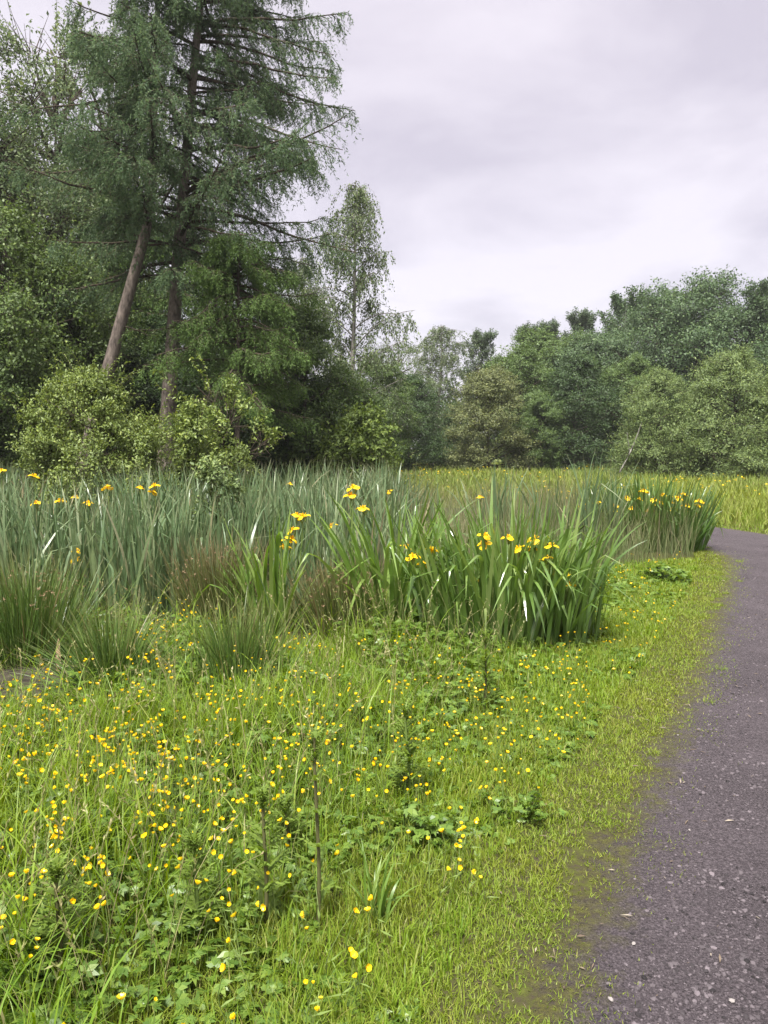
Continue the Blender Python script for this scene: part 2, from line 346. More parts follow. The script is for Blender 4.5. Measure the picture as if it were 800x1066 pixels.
# ------------------------------------------------------------------ lay of the land
PEDGE = [gnd(*p)[:2] for p in [(618, 1066), (664, 930), (706, 810), (734, 740), (753, 680), (765, 630), (770, 600), (767, 580)]]
PEDGE = np.array([(0.36, -1.5), (0.42, 0.8)] + [tuple(p) for p in PEDGE] + [(5.15, 12.3), (4.75, 13.8), (4.0, 15.3), (2.5, 16.8), (-1, 18.3), (-8, 19.5), (-18, 20.5)])
def resample(P, n):
    d = np.concatenate([[0], np.cumsum(np.linalg.norm(np.diff(P, axis=0), axis=1))]); s = np.linspace(0, d[-1], n)
    Q = np.stack([np.interp(s, d, P[:, k]) for k in range(2)], -1)
    for _ in range(12): Q[1:-1] = (Q[:-2]+2*Q[1:-1]+Q[2:])/4
    return Q
PL = resample(PEDGE, 420)
tgt = norm(np.gradient(PL, axis=0)); nrm = np.stack([tgt[:, 1], -tgt[:, 0]], -1)
PW = 2.0
def path_dist(x, y):
    """signed distance from the path's left edge: negative on the path"""
    x = np.asarray(x, float); y = np.asarray(y, float); sh = x.shape; x = x.ravel(); y = y.ravel()
    d = np.empty(len(x)); 
    for i in range(0, len(x), 20000):
        q = np.stack([x[i:i+20000], y[i:i+20000]], -1); dv = q[:, None]-PL[None, ::2]; dd = (dv**2).sum(-1); j = dd.argmin(1)
        sg = (dv[np.arange(len(q)), j]*nrm[::2][j]).sum(-1); d[i:i+20000] = -sg
    return d.reshape(sh)
def outside_path(x, y):
    """distance to the nearer path edge, negative on the path"""
    d = path_dist(x, y); return np.where(d > 0, d, np.where(-d > PW, -d-PW, -np.minimum(-d, PW+d)))
def hgt(x, y):
    d = outside_path(x, y)
    return sstep(0.3, 1.3, d)*(0.05*(fbm(x*0.7, y*0.7, 3, 3)-0.35) + 0.02)

# ground: one sheet, fine near the camera
def warp(n, a, b, c):
    u = np.linspace(-1, 1, n) if a < 0 else np.linspace(0, 1, n)
    return u, None
gx = np.sinh(np.linspace(-5.2, 5.2, 260)); gx = gx/gx.max()*400
gy = np.sinh(np.linspace(-3.2, 5.6, 280)); gy = gy/gy.max()*700+2
X, Y = np.meshgrid(gx, gy); Z = hgt(X, Y)
n0, n1 = X.shape; idx = np.arange(n0*n1).reshape(n0, n1)
F = np.stack([idx[:-1, :-1], idx[:-1, 1:], idx[1:, 1:], idx[1:, :-1]], -1).reshape(-1, 4)
a = Acc(); a.add(np.stack([X, Y, Z], -1).reshape(-1, 3), F, 0, sstep(13, 20, Y).ravel())
tag(a.build('ground', M['ground']), kind='structure')

# path strip
cols = np.linspace(-0.28, PW+0.28, 56)
fine = resample(PEDGE, 900); tg = norm(np.gradient(fine, axis=0)); nm = np.stack([tg[:, 1], -tg[:, 0]], -1)
rim = .22*(vnoise(np.arange(900)*.35, np.zeros(900), 3)-.5)[:, None]+.16*(vnoise(np.arange(900)*1.3, np.zeros(900), 4)-.5)[:, None]; cc = cols[None]+rim*np.exp(-((cols[None]+.28)/.12)**2)
PX = fine[:, None, 0]+nm[:, None, 0]*cc; PY = fine[:, None, 1]+nm[:, None, 1]*cc
PZ = 0.006 + 0.010*fbm(PX*4, PY*4, 9, 4)*sstep(0, 0.3, np.minimum(cols+0.28, PW+0.28-cols)) - 0.022*(1-sstep(0, 0.13, np.minimum(cols+0.28, PW+0.28-cols)))
e = np.minimum(cols, PW-cols); tt = np.broadcast_to(1-sstep(-0.25, 0.20, e), PX.shape)
n0, n1 = PX.shape; idx = np.arange(n0*n1).reshape(n0, n1)
F = np.stack([idx[:-1, :-1], idx[:-1, 1:], idx[1:, 1:], idx[1:, :-1]], -1).reshape(-1, 4)
a = Acc(); a.add(np.stack([PX, PY, PZ], -1).reshape(-1, 3), F[:, ::-1], 0, tt.ravel())
tag(a.build('gravel_path', M['path']), kind='structure')

# loose stones on the path
ICO_V = None
def ico():
    p = (1+5**.5)/2
    v = np.array([(-1, p, 0), (1, p, 0), (-1, -p, 0), (1, -p, 0), (0, -1, p), (0, 1, p), (0, -1, -p), (0, 1, -p), (p, 0, -1), (p, 0, 1), (-p, 0, -1), (-p, 0, 1)])/math.hypot(1, p)
    f = np.array([(0, 11, 5), (0, 5, 1), (0, 1, 7), (0, 7, 10), (0, 10, 11), (1, 5, 9), (5, 11, 4), (11, 10, 2), (10, 7, 6), (7, 1, 8), (3, 9, 4), (3, 4, 2), (3, 2, 6), (3, 6, 8), (3, 8, 9), (4, 9, 5), (2, 4, 11), (6, 2, 10), (8, 6, 7), (9, 8, 1)])
    return v, f
ICO_V, ICO_F = ico()
def stones(acc, P, size, mat=0, r=rng, flat=0.6):
    K = len(P); sz = np.asarray(size)[:, None, None]*r.uniform(0.6, 1.25, (K, 1, 3))*np.array([1, 1, flat])
    v = ICO_V[None]*(1+r.normal(0, 0.16, (K, 12, 1)))*sz
    an = r.uniform(0, 2*PI, K); c, s = np.cos(an)[:, None], np.sin(an)[:, None]
    v = np.stack([v[..., 0]*c-v[..., 1]*s, v[..., 0]*s+v[..., 1]*c, v[..., 2]], -1)+P[:, None]
    acc.add(v.reshape(-1, 3), (ICO_F[None]+(np.arange(K)*12)[:, None, None]).reshape(-1, 3), mat)
K = 60000
yy = 1.6+12*rng.random(K)**1.9; u = rng.random(K)*(PW-0.05)+0.02
j = np.array([np.argmin(np.abs(PL[:300, 1]-v)) for v in yy])
P = np.stack([PL[j, 0]+nrm[j, 0]*u+rng.normal(0, .02, K), PL[j, 1]+nrm[j, 1]*u+rng.uniform(-.09, .09, K), np.full(K, 0.010)], -1)
keep = (P[:, 0] < 0.58*P[:, 1]+0.8); P = P[keep]; K = len(P)
a = Acc(); stones(a, P, 0.0024+0.0085*rng.random(K)**4.5)
tag(a.build('path_gravel', M['gravel'], smooth=False), 'loose dark grit and small stones scattered over the path', kind='stuff')

# muddy patch beside the rushes at the left
mc = gnd(42, 712); ang = np.linspace(0, 2*PI, 40, endpoint=False); rr = 0.36*(0.75+0.5*vnoise(ang*1.6, ang*0+3, 5)); 
a = Acc(); hz = float(hgt(mc[0], mc[1]))
rings = [np.stack([mc[0]+np.cos(ang)*rr*k*1.15, mc[1]+np.sin(ang)*rr*k*1.0, np.full(40, 0)], -1) for k in (0.02, 0.35, 0.7, 1.0)]
V = np.concatenate(rings); V[:, 2] = hgt(V[:, 0], V[:, 1])+0.02+0.012*vnoise(V[:, 0]*9, V[:, 1]*9, 4); V[-40:, 2] -= 0.03
F = [];
for k in range(3):
    for q in range(40): F.append((k*40+q, k*40+(q+1) % 40, (k+1)*40+(q+1) % 40, (k+1)*40+q))
a.add(V, np.array(F)[:, ::-1]); tag(a.build('mud_patch', M['mud']), kind='structure')

# ------------------------------------------------------------------ where things grow
IRIS = {}   # clumps that keep the grass out: (x, y, radius)
def pxY(px, Y): return (px-400.0)/FPX*Y/ (CP) if False else (px-400.0)/FPX*Y
rush_specs = [  # px, py of base, height, spread, stems, material, label
    ('dark green rush tussock half hidden at the left edge behind the muddy patch', 30, 690, 0.82, 0.34, 1000, 'rush', 0.40),
    ('low rush tussock fanning out beside the muddy patch', 116, 722, 0.60, 0.20, 700, 'rush', 0.75),
    ('tall brown tipped rush tussock between the reeds and the bright green iris tuft', 228, 652, 0.82, 0.32, 850, 'brown_rush', 0.30),
    ('upright green rush tussock with buttercups round it below the brown tipped one', 248, 722, 0.62, 0.24, 520, 'rush', 0.28),
    ('brownish rush tussock between the bright iris tuft and the tall iris clump', 352, 662, 0.66, 0.28, 600, 'brown_rush', 0.38),
    ('small sedge tuft with straw tips in the gap behind the brownish rush tussock', 388, 628, 0.52, 0.20, 300, 'sedge', 0.40),
]
def wedge(K, y0, y1, p, margin=0.9, left=None):
    """points thinning out with distance inside the field of view and a margin to each side"""
    u = rng.random(K); y = (y0**(p)+(y1**p-y0**p)*u)**(1/p)
    hw = 0.53*y+margin; x = rng.uniform(-1, 1, K)*hw
    return x, y
MEADOW_END = 13.5
def reed_front(x): return np.where(x < -0.55, 6.0+0.25*np.sin(x*2.1), np.where(x < 1.9, 7.0+0.4*(x+.55), 8.6+0.75*(x-1.9)))
def in_reeds(x, y): return (y > reed_front(x)) & (path_dist(x, y) > 0.55) & (y < 18)
clump_block = []     # filled below with (x, y, r)
for lb, px, py, h, sp, n, mt, ln in rush_specs:
    g = gnd(px, py); clump_block.append((g[0], g[1]-.1, sp*1.0))
for px, py, r_ in ((540, 676, .60), (408, 664, .24), (280, 664, .16), (655, 577, .55), (700, 574, .62)):
    g = gnd(px, py); clump_block.append((g[0], g[1]+r_*0.55, r_*0.85))
clump_block.append((mc[0], mc[1], 0.42)); clump_block.append((mc[0]+.1, mc[1]-.3, 0.28))
def blocked(x, y, k=1.0):
    b = np.zeros(np.shape(x), bool)
    for cx, cyy, r_ in clump_block: b |= (x-cx)**2+(y-cyy)**2 < (r_*k)**2
    return b

# ------------------------------------------------------------------ grasses (uncountable)
def meadow():
    a = Acc()
    # long meadow grass
    K = 360000
    x, y = wedge(K, 1.3, MEADOW_END, 0.75, 2.5)
    d = path_dist(x, y)
    tall = sstep(0.55, 1.7, d)*0.6+0.4*sstep(1.6, 3.2, d)
    clump = fbm(x*1.9, y*1.9, 21, 3)
    keep = (d > 0.50+0.28*(fbm(x*2.2, y*2.2, 5, 3)-0.5)) & ~in_reeds(x, y) & ~blocked(x, y, 0.9) & (rng.random(K) < (0.22+0.78*sstep(0.35, 0.6, clump))*(1-.6*sstep(.46, .62, fbm(x*1.3+3, y*1.3, 41, 3)+.10*sstep(4.2, 2.2, y))))
    x, y, d, tall, clump = (v[keep] for v in (x, y, d, tall, clump)); K = len(x)
    leftlush = sstep(0.8, -0.9, x)
    h = (0.07+0.13*tall+0.20*tall*leftlush*sstep(5.2, 3.4, y))*(0.55+0.75*rng.random(K))*(0.7+0.6*clump)
    h = h*(1-.72*np.exp(-(((x-mc[0]-.1)/.75)**2+((y-mc[1]+.45)/.75)**2)**1.5))
    P = np.stack([x, y, hgt(x, y)-0.005], -1)
    blades(a, P, rng.uniform(0, 2*PI, K), h, (0.0032+0.0026*rng.random(K))*(0.75+y/7), np.abs(rng.normal(0.12, 0.16, K)), rng.gamma(2.0, 0.5, K), 4, face=0.5)
    # long arching blades
    K = 8000
    x, y = wedge(K, 1.3, 8, 0.7, 2.2); d = path_dist(x, y)
    keep = (d > 1.3) & ~in_reeds(x, y) & ~blocked(x, y) & (rng.random(K) < 0.25+0.75*sstep(0.6, -1.0, x)); x, y = x[keep], y[keep]; K = len(x)
    blades(a, np.stack([x, y, hgt(x, y)], -1), rng.uniform(0, 2*PI, K), rng.uniform(0.3, 0.62, K), rng.uniform(0.004, 0.009, K), rng.uniform(0.05, 0.35, K), rng.uniform(0.6, 2.2, K), 7, face=0.4)
    # far side of the path and the strip to the right
    K = 26000
    x = rng.uniform(4, 13, K); y = rng.uniform(6, 16, K); o_ = outside_path(x, y); d = path_dist(x, y)
    keep = (d < 0) & (o_ > 0.08); x, y, o_ = x[keep], y[keep], o_[keep]; K = len(x)
    blades(a, np.stack([x, y, hgt(x, y)], -1), rng.uniform(0, 2*PI, K), (0.05+0.22*sstep(0.3, 1.6, o_))*rng.uniform(.5, 1.4, K), rng.uniform(0.010, 0.02, K), np.abs(rng.normal(0.15, .2, K)), rng.gamma(2, .5, K), 3, face=0.6)
    tag(a.build('meadow_grass', M['grass']), 'lush green meadow grass over the whole foreground', kind='stuff')
    # short verge
    a = Acc(); K = 420000
    x, y = wedge(K, 1.5, 13, 0.7); d = outside_path(x, y); pd = path_dist(x, y)
    nz = fbm(x*3.2, y*3.2, 8, 4)
    bare = fbm(x*2.4+7, y*2.4, 31, 4)
    edge = -0.22+0.34*sstep(0.30, 0.70, nz)*np.where(y < 4.5, 1, 0.5)+0.16*sstep(3.0, 2.2, y)
    prob = sstep(edge-0.06, edge+0.16, d)*sstep(2.1, 1.1, d)*sstep(0.30, 0.46, bare+0.5*sstep(0.05, 0.6, d))
    prob = np.maximum(prob, 0.16*sstep(-0.08, .22, d)*sstep(.38, .6, fbm(x*6, y*6, 55, 3))*(d < 1))
    keep = (rng.random(K) < prob) & ~blocked(x, y) & ~in_reeds(x, y)
    x, y, d = x[keep], y[keep], d[keep]; K = len(x)
    P = np.stack([x, y, hgt(x, y)-0.003], -1)
    h = (0.022+0.055*sstep(0.1, 1.0, d))*(0.5+0.9*rng.random(K))*(0.6+0.8*fbm(x*5, y*5, 2, 2))
    blades(a, P, rng.uniform(0, 2*PI, K), h, (0.0022+0.0016*rng.random(K))*(0.8+y/6), np.abs(rng.normal(0.25, 0.3, K)), rng.gamma(2, .5, K), 3, face=0.6)
    # moss-like nap and lying straw on the worn edge
    K = 260000; x, y = wedge(K, 1.5, 10, 0.6); d = path_dist(x, y); nz = fbm(x*7, y*7, 57, 4)
    keep = (d > -.16) & (d < .75) & (rng.random(K) < sstep(-.16, .22, d)*sstep(.32, .52, nz)); x, y, d = x[keep], y[keep], d[keep]; K = len(x)
    blades(a, np.stack([x, y, np.full(K, .004)], -1), rng.uniform(0, 2*PI, K), rng.uniform(.006, .024, K), rng.uniform(.002, .004, K)*(.8+y/6), np.abs(rng.normal(.4, .4, K)), rng.gamma(2, .5, K), 2, face=.8)
    # scattered lighter tufts on the worn edge
    for _ in range(70):
        i = rng.integers(20, 230); u = rng.uniform(-0.03, 0.40); c = PL[i]-nrm[i]*u; k = rng.integers(25, 110)
        q = np.stack([c[0]+rng.normal(0, .028, k), c[1]+rng.normal(0, .028, k), np.full(k, 0.004)], -1)
        blades(a, q, rng.uniform(0, 2*PI, k), rng.uniform(0.015, 0.055, k), rng.uniform(0.002, 0.0045, k), rng.uniform(0.1, .8, k), rng.uniform(.3, 1.6, k), 4, face=.5)
    tag(a.build('verge_grass', M['verge']), 'short yellow-green grass along the worn edge of the path', kind='stuff')
meadow()

def herb_leaf_set(acc, P, size, r=rng, tilt=0.5):
    """three-lobed toothed leaves (creeping buttercup and the like) held about level"""
    K = len(P); an = r.uniform(0, 2*PI, K); nrmv = norm(np.stack([r.normal(0, tilt, K), r.normal(0, tilt, K), np.ones(K)], -1))
    for off, sc_ in ((0, 1.0), (1.15, 0.85), (-1.15, 0.85)):
        b = an+off; D = np.stack([np.cos(b), np.sin(b), r.normal(-0.1, .15, K)], -1); D = norm(D-nrmv*(D*nrmv).sum(-1, keepdims=True)*0.8)
        for o2, s2 in ((0, 1.0), (0.5, .72), (-0.5, .72)):
            b2 = an+off+o2; D2 = np.stack([np.cos(b2), np.sin(b2), D[:, 2]], -1)
            leaves(acc, P, D2, nrmv, size*sc_*s2, size*0.42*sc_, 0, 0.1)
def herbs():
    a = Acc(); K = 40000
    x, y = wedge(K, 1.3, 9, 0.6, 2.4); d = path_dist(x, y); c = fbm(x*1.3+3, y*1.3, 41, 3)
    band = np.exp(-((d-1.35)/0.6)**2)
    near = sstep(4.2, 2.2, y)
    keep = (d > 0.5) & ~in_reeds(x, y) & ~blocked(x, y, .9) & (rng.random(K) < sstep(0.38, 0.58, c+0.20*band+0.12*near))
    x, y, d = x[keep], y[keep], d[keep]; K = len(x)
    z = hgt(x, y)+(0.03+0.19*sstep(0.6, 2.2, d))*rng.random(K)**0.7
    P = np.stack([x, y, z], -1)
    herb_leaf_set(a, P, rng.uniform(0.022, 0.05, K)*(0.8+y/10))
    base = P.copy(); base[:, 2] = hgt(x, y); base[:, :2] += rng.normal(0, .02, (K, 2))
    tubes(a, np.stack([base, P], 1), 0.0016, 0.0012, 3)
    tag(a.build('meadow_herbs', M['herb']), 'low lobed leaves and herbs woven through the meadow grass', kind='stuff')
herbs()

def stalks():
    """tall thin seeding grass stalks"""
    a = Acc(); K = 2600
    x, y = wedge(K, 1.7, 8, 0.7); d = path_dist(x, y); keep = (d > 1.2) & ~in_reeds(x, y) & ~blocked(x, y); x, y = x[keep], y[keep]; K = len(x)
    az = rng.uniform(0, 2*PI, K); D = norm(np.stack([np.cos(az)*0.25, np.sin(az)*0.25, np.ones(K)], -1)); L = rng.uniform(0.3, 0.6, K)
    pts = strands(np.stack([x, y, hgt(x, y)], -1), D, L, rng.uniform(0.05, 0.9, K), 6)
    tubes(a, pts, 0.0013, 0.0009, 3)
    for k in range(8):
        q, dd = along(pts, np.full((K, 1), 0.80+0.025*k)); leaves(a, q[:, 0], dd[:, 0]+rng.normal(0, .35, (K, 3)), unit(K), 0.022, 0.006)
    tag(a.build('grass_seed_stalks', leaf_mat('seed_stalks', [(0, (0.16, 0.19, 0.06)), (0.7, (0.26, 0.26, 0.10)), (1, (0.36, 0.30, 0.17))], 0.2)), 'thin seeding grass stalks standing over the meadow', kind='stuff')
stalks()

def far_meadow():
    a = Acc(); K = 90000
    x, y = wedge(K, 13.0, 62, 0.35, 3.0); o_ = outside_path(x, y)
    keep = (o_ > 0.1) & ~((path_dist(x, y) > 0) & in_reeds(x, y)); x, y = x[keep], y[keep]; K = len(x)
    h = rng.uniform(0.22, 0.62, K)*(0.6+0.8*fbm(x*.4, y*.4, 6, 3))*sstep(0.0, 1.5, o_[keep]+0.25)
    blades(a, np.stack([x, y, np.zeros(K)], -1), rng.uniform(0, 2*PI, K), h, 0.012+y*0.0014, np.abs(rng.normal(.15, .2, K)), rng.gamma(2, .4, K), 3, face=.8)
    tag(a.build('far_meadow_grass', M['far_grass']), 'pale yellow-green hay meadow stretching to the far trees', kind='stuff')
    a = Acc(); K = 5200
    x, y = wedge(K, 13, 55, 0.5, 1.0); o_ = outside_path(x, y); c = fbm(x*.35, y*.35, 77, 3)
    keep = (o_ > 0.4) & (rng.random(K) < .22) & (rng.random(K) < sstep(0.4, 0.6, c)) & ((y > 18) | (path_dist(x, y) < 0)); x, y = x[keep], y[keep]; K = len(x)
    P = np.stack([x, y, rng.uniform(0.3, 0.55, K)], -1); s = 0.03+y*0.0011
    for _ in range(3): leaves(a, P, unit(K)*np.array([1, 1, .4]), unit(K)*.4+np.array([0, 0, 1]), s, s)
    tag(a.build('far_flowers', M['petal']), 'yellow flowers dotted through the far hay meadow', kind='stuff')
far_meadow()

# ------------------------------------------------------------------ reeds
def reed_blades(acc, P, h, w, r=rng, bend=0.5):
    K = len(P); fold = r.random(K) < 0.13
    blades(acc, P, r.uniform(0, 2*PI, K), h, w, np.abs(r.normal(0.07, 0.09, K)), r.gamma(1.6, bend/1.6, K), 7, r, 0,
           np.where(fold, r.uniform(0.7, 1.9, K), 0), r.uniform(.6, .9, K), prof=1.6, face=0.9)
def reed_height(x, y):
    px = 400+FPX*x/y
    return 1.34-0.30*sstep(410, 470, px)-0.05*sstep(150, 60, px)
def reed_bed():
    a = Acc(); K = 30000
    x = rng.uniform(-15, 6.5, K); y = rng.uniform(5.6, 17.5, K)
    px = 400+FPX*x/y
    cl = fbm(x*1.2, y*1.2, 61, 3); mid = sstep(400, 450, px)
    keep = in_reeds(x, y) & ~blocked(x, y) & (px > -330) & (px < 735) & (rng.random(K) < (0.06+0.94*sstep(.40, .60, cl))*(1-0.93*mid)); x, y, cl = x[keep], y[keep], cl[keep]; K = len(x)
    h = reed_height(x, y)*(0.48+0.55*rng.random(K)**.7+0.5*(cl-.47)); h = np.maximum(h, .3)
    reed_blades(a, np.stack([x, y, np.full(K, -0.02)], -1), h, rng.uniform(0.014, 0.036, K)*(0.8+y/40))
    tag(a.build('reed_bed', M['reed']), 'blue-green reeds filling the marsh behind the meadow', kind='stuff')
    a = Acc(); K = 80000
    x = rng.uniform(-10, 6.5, K); y = rng.uniform(5.8, 16.5, K); px = 400+FPX*x/y
    cl = fbm(x*1.5+9, y*1.5, 81, 3); mid = sstep(330, 430, px)
    keep = in_reeds(x, y) & ~blocked(x, y) & (px > -60) & (px < 735) & (rng.random(K) < (0.12+0.88*mid)*(0.3+0.7*sstep(.4, .6, cl))); x, y, cl = x[keep], y[keep], cl[keep]; K = len(x)
    h = (0.36+0.50*rng.random(K))*(0.7+0.6*cl)*(1+.25*(y > 10))
    blades(a, np.stack([x, y, np.full(K, -.01)], -1), rng.uniform(0, 2*PI, K), h, rng.uniform(.004, .0085, K), np.abs(rng.normal(.1, .12, K)), rng.gamma(1.8, .3, K), 4, face=.9)
    tag(a.build('sedge_bed', M['sedge']), 'olive and brown sedge growing low among the reeds', kind='stuff')
reed_bed()
def reed_clump(label, px, Y, top, width, n, seed, mat='reed', bend=.25):
    r = np.random.default_rng(seed); g = np.array([pxY(px, Y), Y, -0.02]); H = at(px, top, Y)[2]
    t = thing('reed_clump', label, 'reeds', g, group='reed clumps standing out of the marsh')
    a = Acc(); P = np.stack([r.normal(0, width*.5, n), r.normal(0, width*.4, n), np.zeros(n)], -1)
    reed_blades(a, P, H*(0.55+0.47*r.random(n)**.7), r.uniform(.014, .032, n), r, bend)
    a.build('foliage', M[mat], t)
    return t
for i, s in enumerate([
    ('reed clump cut by the left edge of the picture above the rushes', -8, 6.9, 500, .5, 150),
    ('dense blue-green reed clump above the left end of the dark rush tussock', 62, 7.2, 512, .5, 190),
    ('broad blue-green reed clump in front of the leafy bush', 130, 7.6, 510, .55, 230),
    ('reed clump with arching leaf tips right above the fanned rush tussock', 182, 6.9, 512, .36, 130),
    ('reed clump below the pale sapling and above the brown tipped rushes', 232, 8.6, 505, .5, 180),
    ('thick reed clump rising behind the bright green iris tuft', 300, 9.0, 488, .6, 220),
    ('narrow grey-green reed clump between the bright iris tuft and the tall iris clump', 340, 7.4, 545, .22, 60),
    ('far reed clump under the yellow-green shrub', 385, 11.5, 482, .8, 220),
    ('small tall reed clump poking above the sedge in the middle of the marsh', 517, 11.5, 470, .22, 34),
    ('tall thin reed clump standing between the two big iris clumps', 612, 10.2, 462, .17, 46),
    ('slim reed clump touching the left side of the far iris clump', 640, 10.6, 470, .14, 30),
    ('wispy reed clump left of the tallest thin one', 572, 11.3, 482, .30, 40),
]): reed_clump(*s, seed=500+i)

# ------------------------------------------------------------------ rushes
def rush(i, lb, px, py, h, sp, n, mt, ln):
    r = np.random.default_rng(900+i); g = gnd(px, py)
    t = thing('rush_tussock', lb, 'rushes', (g[0], g[1], float(hgt(g[0], g[1]))-.01), group='rush tussocks at the marsh edge')
    a = Acc(); q = r.normal(0, sp*.42, (n, 2)); P = np.concatenate([q, np.zeros((n, 1))], 1)
    az = np.arctan2(q[:, 1], q[:, 0])+r.normal(0, .5, n); lean = np.abs(r.normal(ln*.7, ln*.5, n))*np.clip(np.hypot(*q.T)/(sp*.5), .3, 1.4)
    blades(a, P, az, h*r.uniform(.55, 1.12, n), r.uniform(.0045, .010, n), np.minimum(lean, 1.1), r.gamma(1.5, .18, n), 5, r, prof=1.5, face=1.2)
    if mt == 'brown_rush' or i == 0:
        b = a; m = 90; k = r.integers(0, n, m)
        P2 = P[k]+np.stack([np.cos(az[k])*np.sin(lean[k]), np.sin(az[k])*np.sin(lean[k]), np.cos(np.minimum(lean[k], 1.1))], -1)*(h*r.uniform(.55, .85, m))[:, None]
        for _ in range(5): leaves(b, P2, unit(m, r)+np.array([0, 0, .6]), unit(m, r), .022, .006, 1)
    a.build('stems', [M[mt], M['dead']], t)
for i, s in enumerate(rush_specs): rush(i, *s)

def dead_leaf(i, label, px, py, Y, L):
    r = np.random.default_rng(60+i); p = at(px, py, Y); a = Acc()
    blades(a, np.zeros((1, 3)), r.uniform(0, 6, 1), np.array([L]), np.array([.035]), .15, r.uniform(1.5, 2.6), 10, r, prof=1.3, face=.2)
    blades(a, np.array([[.02, .0, 0]]), r.uniform(0, 6, 1), np.array([L*.7]), np.array([.024]), .1, 1.9, 10, r, prof=1.3, face=.2)
    o = a.build('dead_leaf', M['dead']); o.location = p-np.array([0, 0, L*.75]); tag(o, label, 'dead leaf', 'dried brown leaves hanging in the rushes')
dead_leaf(0, 'curled brown dead leaf hanging between the dark rushes and the fanned tussock', 60, 668, 5.0, .30)
dead_leaf(1, 'small brown dead leaf low at the left edge beside the mud', 10, 695, 5.0, .20)
dead_leaf(2, 'upright brown dead leaf at the right side of the fanned rush tussock', 130, 650, 5.6, .28)

# ------------------------------------------------------------------ yellow irises
def iris_flower_mesh(seed):
    r = np.random.default_rng(seed); a = Acc(); s = np.linspace(0, 1, 6)
    def petal(az, L, Wd, th0, th1, z0=0.0):
        th = th0+(th1-th0)*s[1:]**1.2; ds = L/5
        rx = np.concatenate([[0], np.cumsum(np.sin(th)*ds)]); rz = z0+np.concatenate([[0], np.cumsum(np.cos(th)*ds)])
        wd = Wd*np.array([.3, .55, .9, 1.0, .85, .25])
        V = []
        for k in range(6):
            for q in (-.5, 0, .5):
                dz = -abs(q)*wd[k]*.35 + r.normal(0, .002)
                V.append((rx[k]*math.cos(az)-q*wd[k]*math.sin(az), rx[k]*math.sin(az)+q*wd[k]*math.cos(az), rz[k]+dz))
        F = [(k*3+c, k*3+c+1, k*3+c+4, k*3+c+3) for k in range(5) for c in (0, 1)]
        a.add(np.array(V), np.array(F))
    b = r.uniform(0, 2)
    for k in range(3):
        petal(b+k*2*PI/3+r.normal(0, .12), .075, .060, .6, 2.6+r.normal(0, .15))
        petal(b+k*2*PI/3+PI/3, .036, .014, .25, .05)
        petal(b+k*2*PI/3, .036, .018, .7, 1.0, .006)
    return a.build('flower', M['iris_petal'], link=False)
IFL = [iris_flower_mesh(k) for k in range(4)]
def bud_mesh():
    a = Acc(); z = np.linspace(0, 1, 7); rad = np.array([.15, .8, 1, .85, .6, .3, .05])*.010
    tubes(a, np.stack([z*.004, z*0, z*.075], -1), 0, 0, 6, rad=rad); return a.build('bud', M['stem'], link=False)
BUD = bud_mesh()
def iris_stalk(root, origin, p, seed, two=False, bud=True, base=None):
    """stalk (part) carrying its flower and bud (sub-parts); origin = location of the clump, p = flower point in the world"""
    r = np.random.default_rng(seed); q = p-origin
    b0 = np.array([q[0]*.8+r.normal(0, .03), q[1]*.8+r.normal(0, .03), 0]) if base is None else base
    a = Acc(); s = np.linspace(0, 1, 7)[:, None]; mid = b0*(1-s)+(q-np.array([0, 0, .01]))*s+np.array([r.normal(0, .02), r.normal(0, .02), 0])*np.sin(s*PI)
    tubes(a, mid, .0065, .004, 5)
    D = norm(np.array([[r.normal(0, .3), r.normal(0, .3), 1.]]))
    leaves(a, q[None]-np.array([[0, 0, .08]]), D, np.array([[r.normal(), r.normal(), .1]]), .10, .02)
    st = a.build('flower_stalk', M['stem'], root)
    f = link_obj('flower', IFL[seed % 4], st); f.location = q; f.rotation_euler = (r.normal(0, .2), r.normal(0, .2), r.uniform(0, 6)); f.scale = (r.uniform(.85, 1.15)*(1.35 if 150 <= seed < 170 else 1.0),)*3
    if two:
        f = link_obj('flower', IFL[(seed+1) % 4], st); f.location = q+np.array([r.normal(0, .03), r.normal(0, .03), -.075]); f.rotation_euler = (r.normal(0, .25), .3, r.uniform(0, 6))
    if bud:
        f = link_obj('bud', BUD, st); f.location = q+np.array([.012, .0, -.05]); f.rotation_euler = (.25, .1, r.uniform(0, 6))
def iris_leaves(n, rx, ry, h, seed, lean=.12, out=.25, fold_p=.2, wmin=.018, wmax=.034, curl=.3):
    r = np.random.default_rng(seed); a = Acc()
    q = np.sqrt(r.random(n))[:, None]*np.stack([np.cos(t_ := r.uniform(0, 2*PI, n)), np.sin(t_)], -1)
    P = np.concatenate([q*np.array([rx, ry]), np.zeros((n, 1))], 1)
    rad = np.hypot(*q.T); az = np.arctan2(q[:, 1]*ry, q[:, 0]*rx)+r.normal(0, .7, n)
    L = h*(1.0-.16*rad**2)*r.uniform(.55, 1.10, n)
    fo = r.random(n) < fold_p
    blades(a, P, az, L, r.uniform(wmin, wmax, n), np.abs(r.normal(lean*.5, lean*.6, n))+out*rad**2*r.uniform(.2, 1, n), r.gamma(1.6, curl/1.6, n), 11, r, 0,
           np.where(fo, r.uniform(1.2, 2.5, n), 0), r.uniform(.55, .9, n), prof=1.7, face=.8)
    return a
GI = 'yellow iris clumps in and round the marsh'
